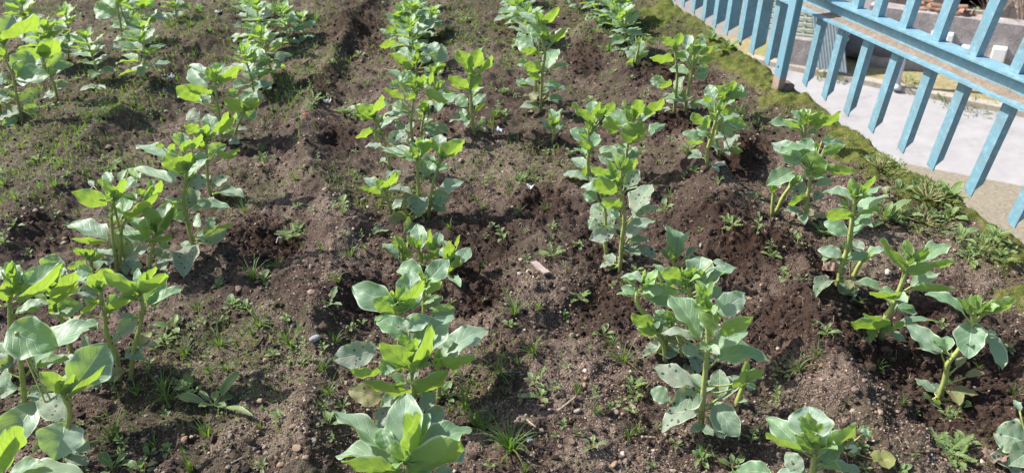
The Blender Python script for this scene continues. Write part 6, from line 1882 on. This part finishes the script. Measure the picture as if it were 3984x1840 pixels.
# flat terracotta shard on the path
def slab(name, px, py, px2, py2, wid, th, m, label, cat, lift=.004):
    a = ground_pt(px, py); b = ground_pt(px2, py2)
    c = (a + b) / 2; d = b - a; L = np.linalg.norm(d); ax0 = d / L; ax1 = norm(np.cross([0, 0, 1], ax0)); ax2 = np.cross(ax0, ax1)
    rs = np.random.default_rng(int(px)); n = 10; V = []
    for i in range(n + 1):
        for j, s in enumerate((-1, 1)):
            for k in (0, 1):
                V.append(ax0 * (i / n - .5) * L + ax1 * s * wid / 2 * (1 + rs.uniform(-.12, .12)) + ax2 * (k * th + rs.uniform(0, .0006)) + ax0 * s * .003)
    q = lambda i, j, k: i * 4 + j * 2 + k
    Fc = []
    for i in range(n):
        Fc += [(q(i, 0, 1), q(i + 1, 0, 1), q(i + 1, 1, 1), q(i, 1, 1)), (q(i, 0, 0), q(i, 1, 0), q(i + 1, 1, 0), q(i + 1, 0, 0)), (q(i, 0, 0), q(i + 1, 0, 0), q(i + 1, 0, 1), q(i, 0, 1)), (q(i, 1, 0), q(i, 1, 1), q(i + 1, 1, 1), q(i + 1, 1, 0))]
    Fc += [(0, 1, 3, 2), (n * 4, n * 4 + 2, n * 4 + 3, n * 4 + 1)]
    return tag(mesh_obj(name, V, Fc, m, smooth=False, loc=tuple(c + np.array([0, 0, lift]))), label, cat)


slab('tile_shard', *wpx('W7', 178, 835), *wpx('W7', 278, 920), .019, .007, mat_simple('shard', (.24, .17, .14), (.31, .27, .26), 30, .85, .4, .002, scale2=14, c3=(.42, .17, .08)), 'narrow pinkish grey tile shard lying on the bare path', 'tile shard', .012)
slab('plastic_strip', *wpx('W7', 1685, 318), *wpx('W7', 1800, 312), .011, .003, mat_simple('green_plastic', (.02, .23, .12), (.04, .31, .18), 20, .4, 0), 'thin green plastic strip beside the bean near the moss', 'plastic strip', .012)


def scrap(name, win, x, y, w_, h_, m, label, cat, seed):
    g = ground_pt(*wpx(win, x, y)); rs = np.random.default_rng(seed); n = 9
    V = []
    for i in range(n + 1):
        for j in range(n + 1):
            u, v = i / n - .5, j / n - .5
            e = 1 + .25 * vnoise(np.array([u * 5 + seed]), np.array([v * 5]), seed)[0]
            V.append((u * w_ * e * .5, v * h_ * e * .5, .010 + .016 * vnoise(np.array([u * 5]), np.array([v * 6]), seed)[0] + .012 * u * u * 4))
    k = n + 1
    Fc = [(i * k + j, (i + 1) * k + j, (i + 1) * k + j + 1, i * k + j + 1) for i in range(n) for j in range(n)]
    o = mesh_obj(name, V, Fc, m, loc=tuple(g))
    sm = o.modifiers.new('thick', 'SOLIDIFY'); sm.thickness = .0012
    o.rotation_euler = (0.15, 0.1, rs.uniform(0, 3))
    return tag(o, label, cat)


M_FILM = mat_simple('white_film', (.36, .37, .40), (.50, .51, .54), 30, .4, .4, .002)
M_DRYLEAF = mat_simple('dry_leaf', (.13, .085, .065), (.25, .18, .145), 30, .85, .5, .003)
scrap('plastic_scrap', 'W2', 530, 785, .06, .04, M_FILM, 'crumpled white plastic scrap beside feathery weeds', 'plastic scrap', 3)
scrap('plastic_scrap', 'W1', 1215, 600, .09, .04, M_FILM, 'bluish white plastic scrap on the dark far ridge', 'plastic scrap', 5)
scrap('plastic_scrap', 'W1', 1285, 605, .05, .045, M_FILM, 'smaller white plastic scrap touching the bluish one', 'plastic scrap', 8)
scrap('plastic_scrap', 'W1', 1640, 115, .09, .05, M_FILM, 'pale plastic scrap on the grassy far ridge', 'plastic scrap', 9)
scrap('plastic_scrap', 'W2', 1800, 1010, .04, .06, M_FILM, 'thin bluish plastic shred on dark soil between rows', 'plastic scrap', 12)
scrap('plastic_scrap', 'W7', 160, 285, .05, .022, M_FILM, 'torn whitish plastic strip on the cracked path', 'plastic scrap', 14)
scrap('dry_leaf', 'W12', 1690, 1120, .075, .05, M_DRYLEAF, 'curled brown dry leaf under the right edge bean', 'dry leaf', 21)
scrap('dry_leaf', 'W8', 445, 895, .09, .06, M_DRYLEAF, 'curled pinkish brown dry leaf behind the slender bean', 'dry leaf', 22)
scrap('dry_leaf', 'W6', 35, 125, .08, .06, M_DRYLEAF, 'dark curled dry leaf on the soil left of ridge', 'dry leaf', 23)
scrap('dry_leaf', 'W8', 290, 540, .06, .05, M_DRYLEAF, 'shrivelled dark leaf at the foot of broad-leaved bean', 'dry leaf', 24)
o = stone(*wpx('W2', 358, 858), .009, .9, 'bright orange-red chip on the dark far clod', 77, name='orange_chip', cat='chip')
o.data.materials[0] = mat_simple('orange_chip', (.50, .09, .03), (.60, .14, .05), 30, .7, .2)
o = stone(*wpx('W2', 310, 870), .02, .1, 'black lump beside the orange-red chip', 78, name='charred_lump', cat='lump', elong=1.5)
o.data.materials[0] = mat_simple('char', (.012, .011, .011), (.03, .027, .025), 30, .9, .5)


def twig(win, pts, r, m, label, name='twig', cat='twig'):
    P = [ground_pt(*wpx(win, x, y)) + np.array([0, 0, r * 1.6]) for x, y in pts]
    C = catmull(P, 14); mb = MB()
    mb.tube(C - P[0], r * (1 + .25 * np.sin(np.arange(14) * 1.7)) * np.linspace(1, .7, 14), 7)
    return tag(mb.build(name, m, loc=tuple(P[0])), label, cat)


M_STICK = mat_simple('stick', (.20, .15, .11), (.38, .31, .25), 60, .9, .5, .002)
twig('W11', [(360, 735), (420, 690), (495, 630)], .0036, M_STICK, 'pale broken twig lying across bare gravelly soil')
twig('W11', [(980, 930), (1090, 934)], .0034, M_STICK, 'short brown stick on soil before spotted bean')
twig('W11', [(130, 800), (195, 855)], .0024, M_STICK, 'thin brown stick on soil near the grey stone')
twig('W11', [(60, 622), (160, 635)], .0034, M_STICK, 'flat pale wood splinter by a weed')
twig('W9', [(1730, 1122), (1815, 1078)], .0022, M_STICK, 'thin straight stick near the bottom edge of soil')
twig('W10', [(5, 260), (55, 185)], .0046, mat_simple('black_stick', (.025, .02, .018), (.07, .055, .045), 50, .9, .4), 'dark charred stick left of the blue-grey stone')
twig('W6', [(640, 500), (690, 480), (735, 468)], .0018, M_STICK, 'pale dry stalk lying on the gravel')
twig('W6', [(145, 668), (160, 625), (185, 628)], .0016, M_FILM, 'short white string on the dark ridge', 'string', 'string')
twig('W6', [(1625, 1060), (1650, 1110), (1655, 1150)], .0014, M_STICK, 'thin pale root on dark crumbly soil', 'root', 'root')
twig('W2', [(345, 485), (400, 450)], .005, M_STICK, 'grey stick on the far slope beside weeds')
twig('W9', [(1790, 315), (1850, 285)], .0022, M_STICK, 'small dark stick above the broad weed')
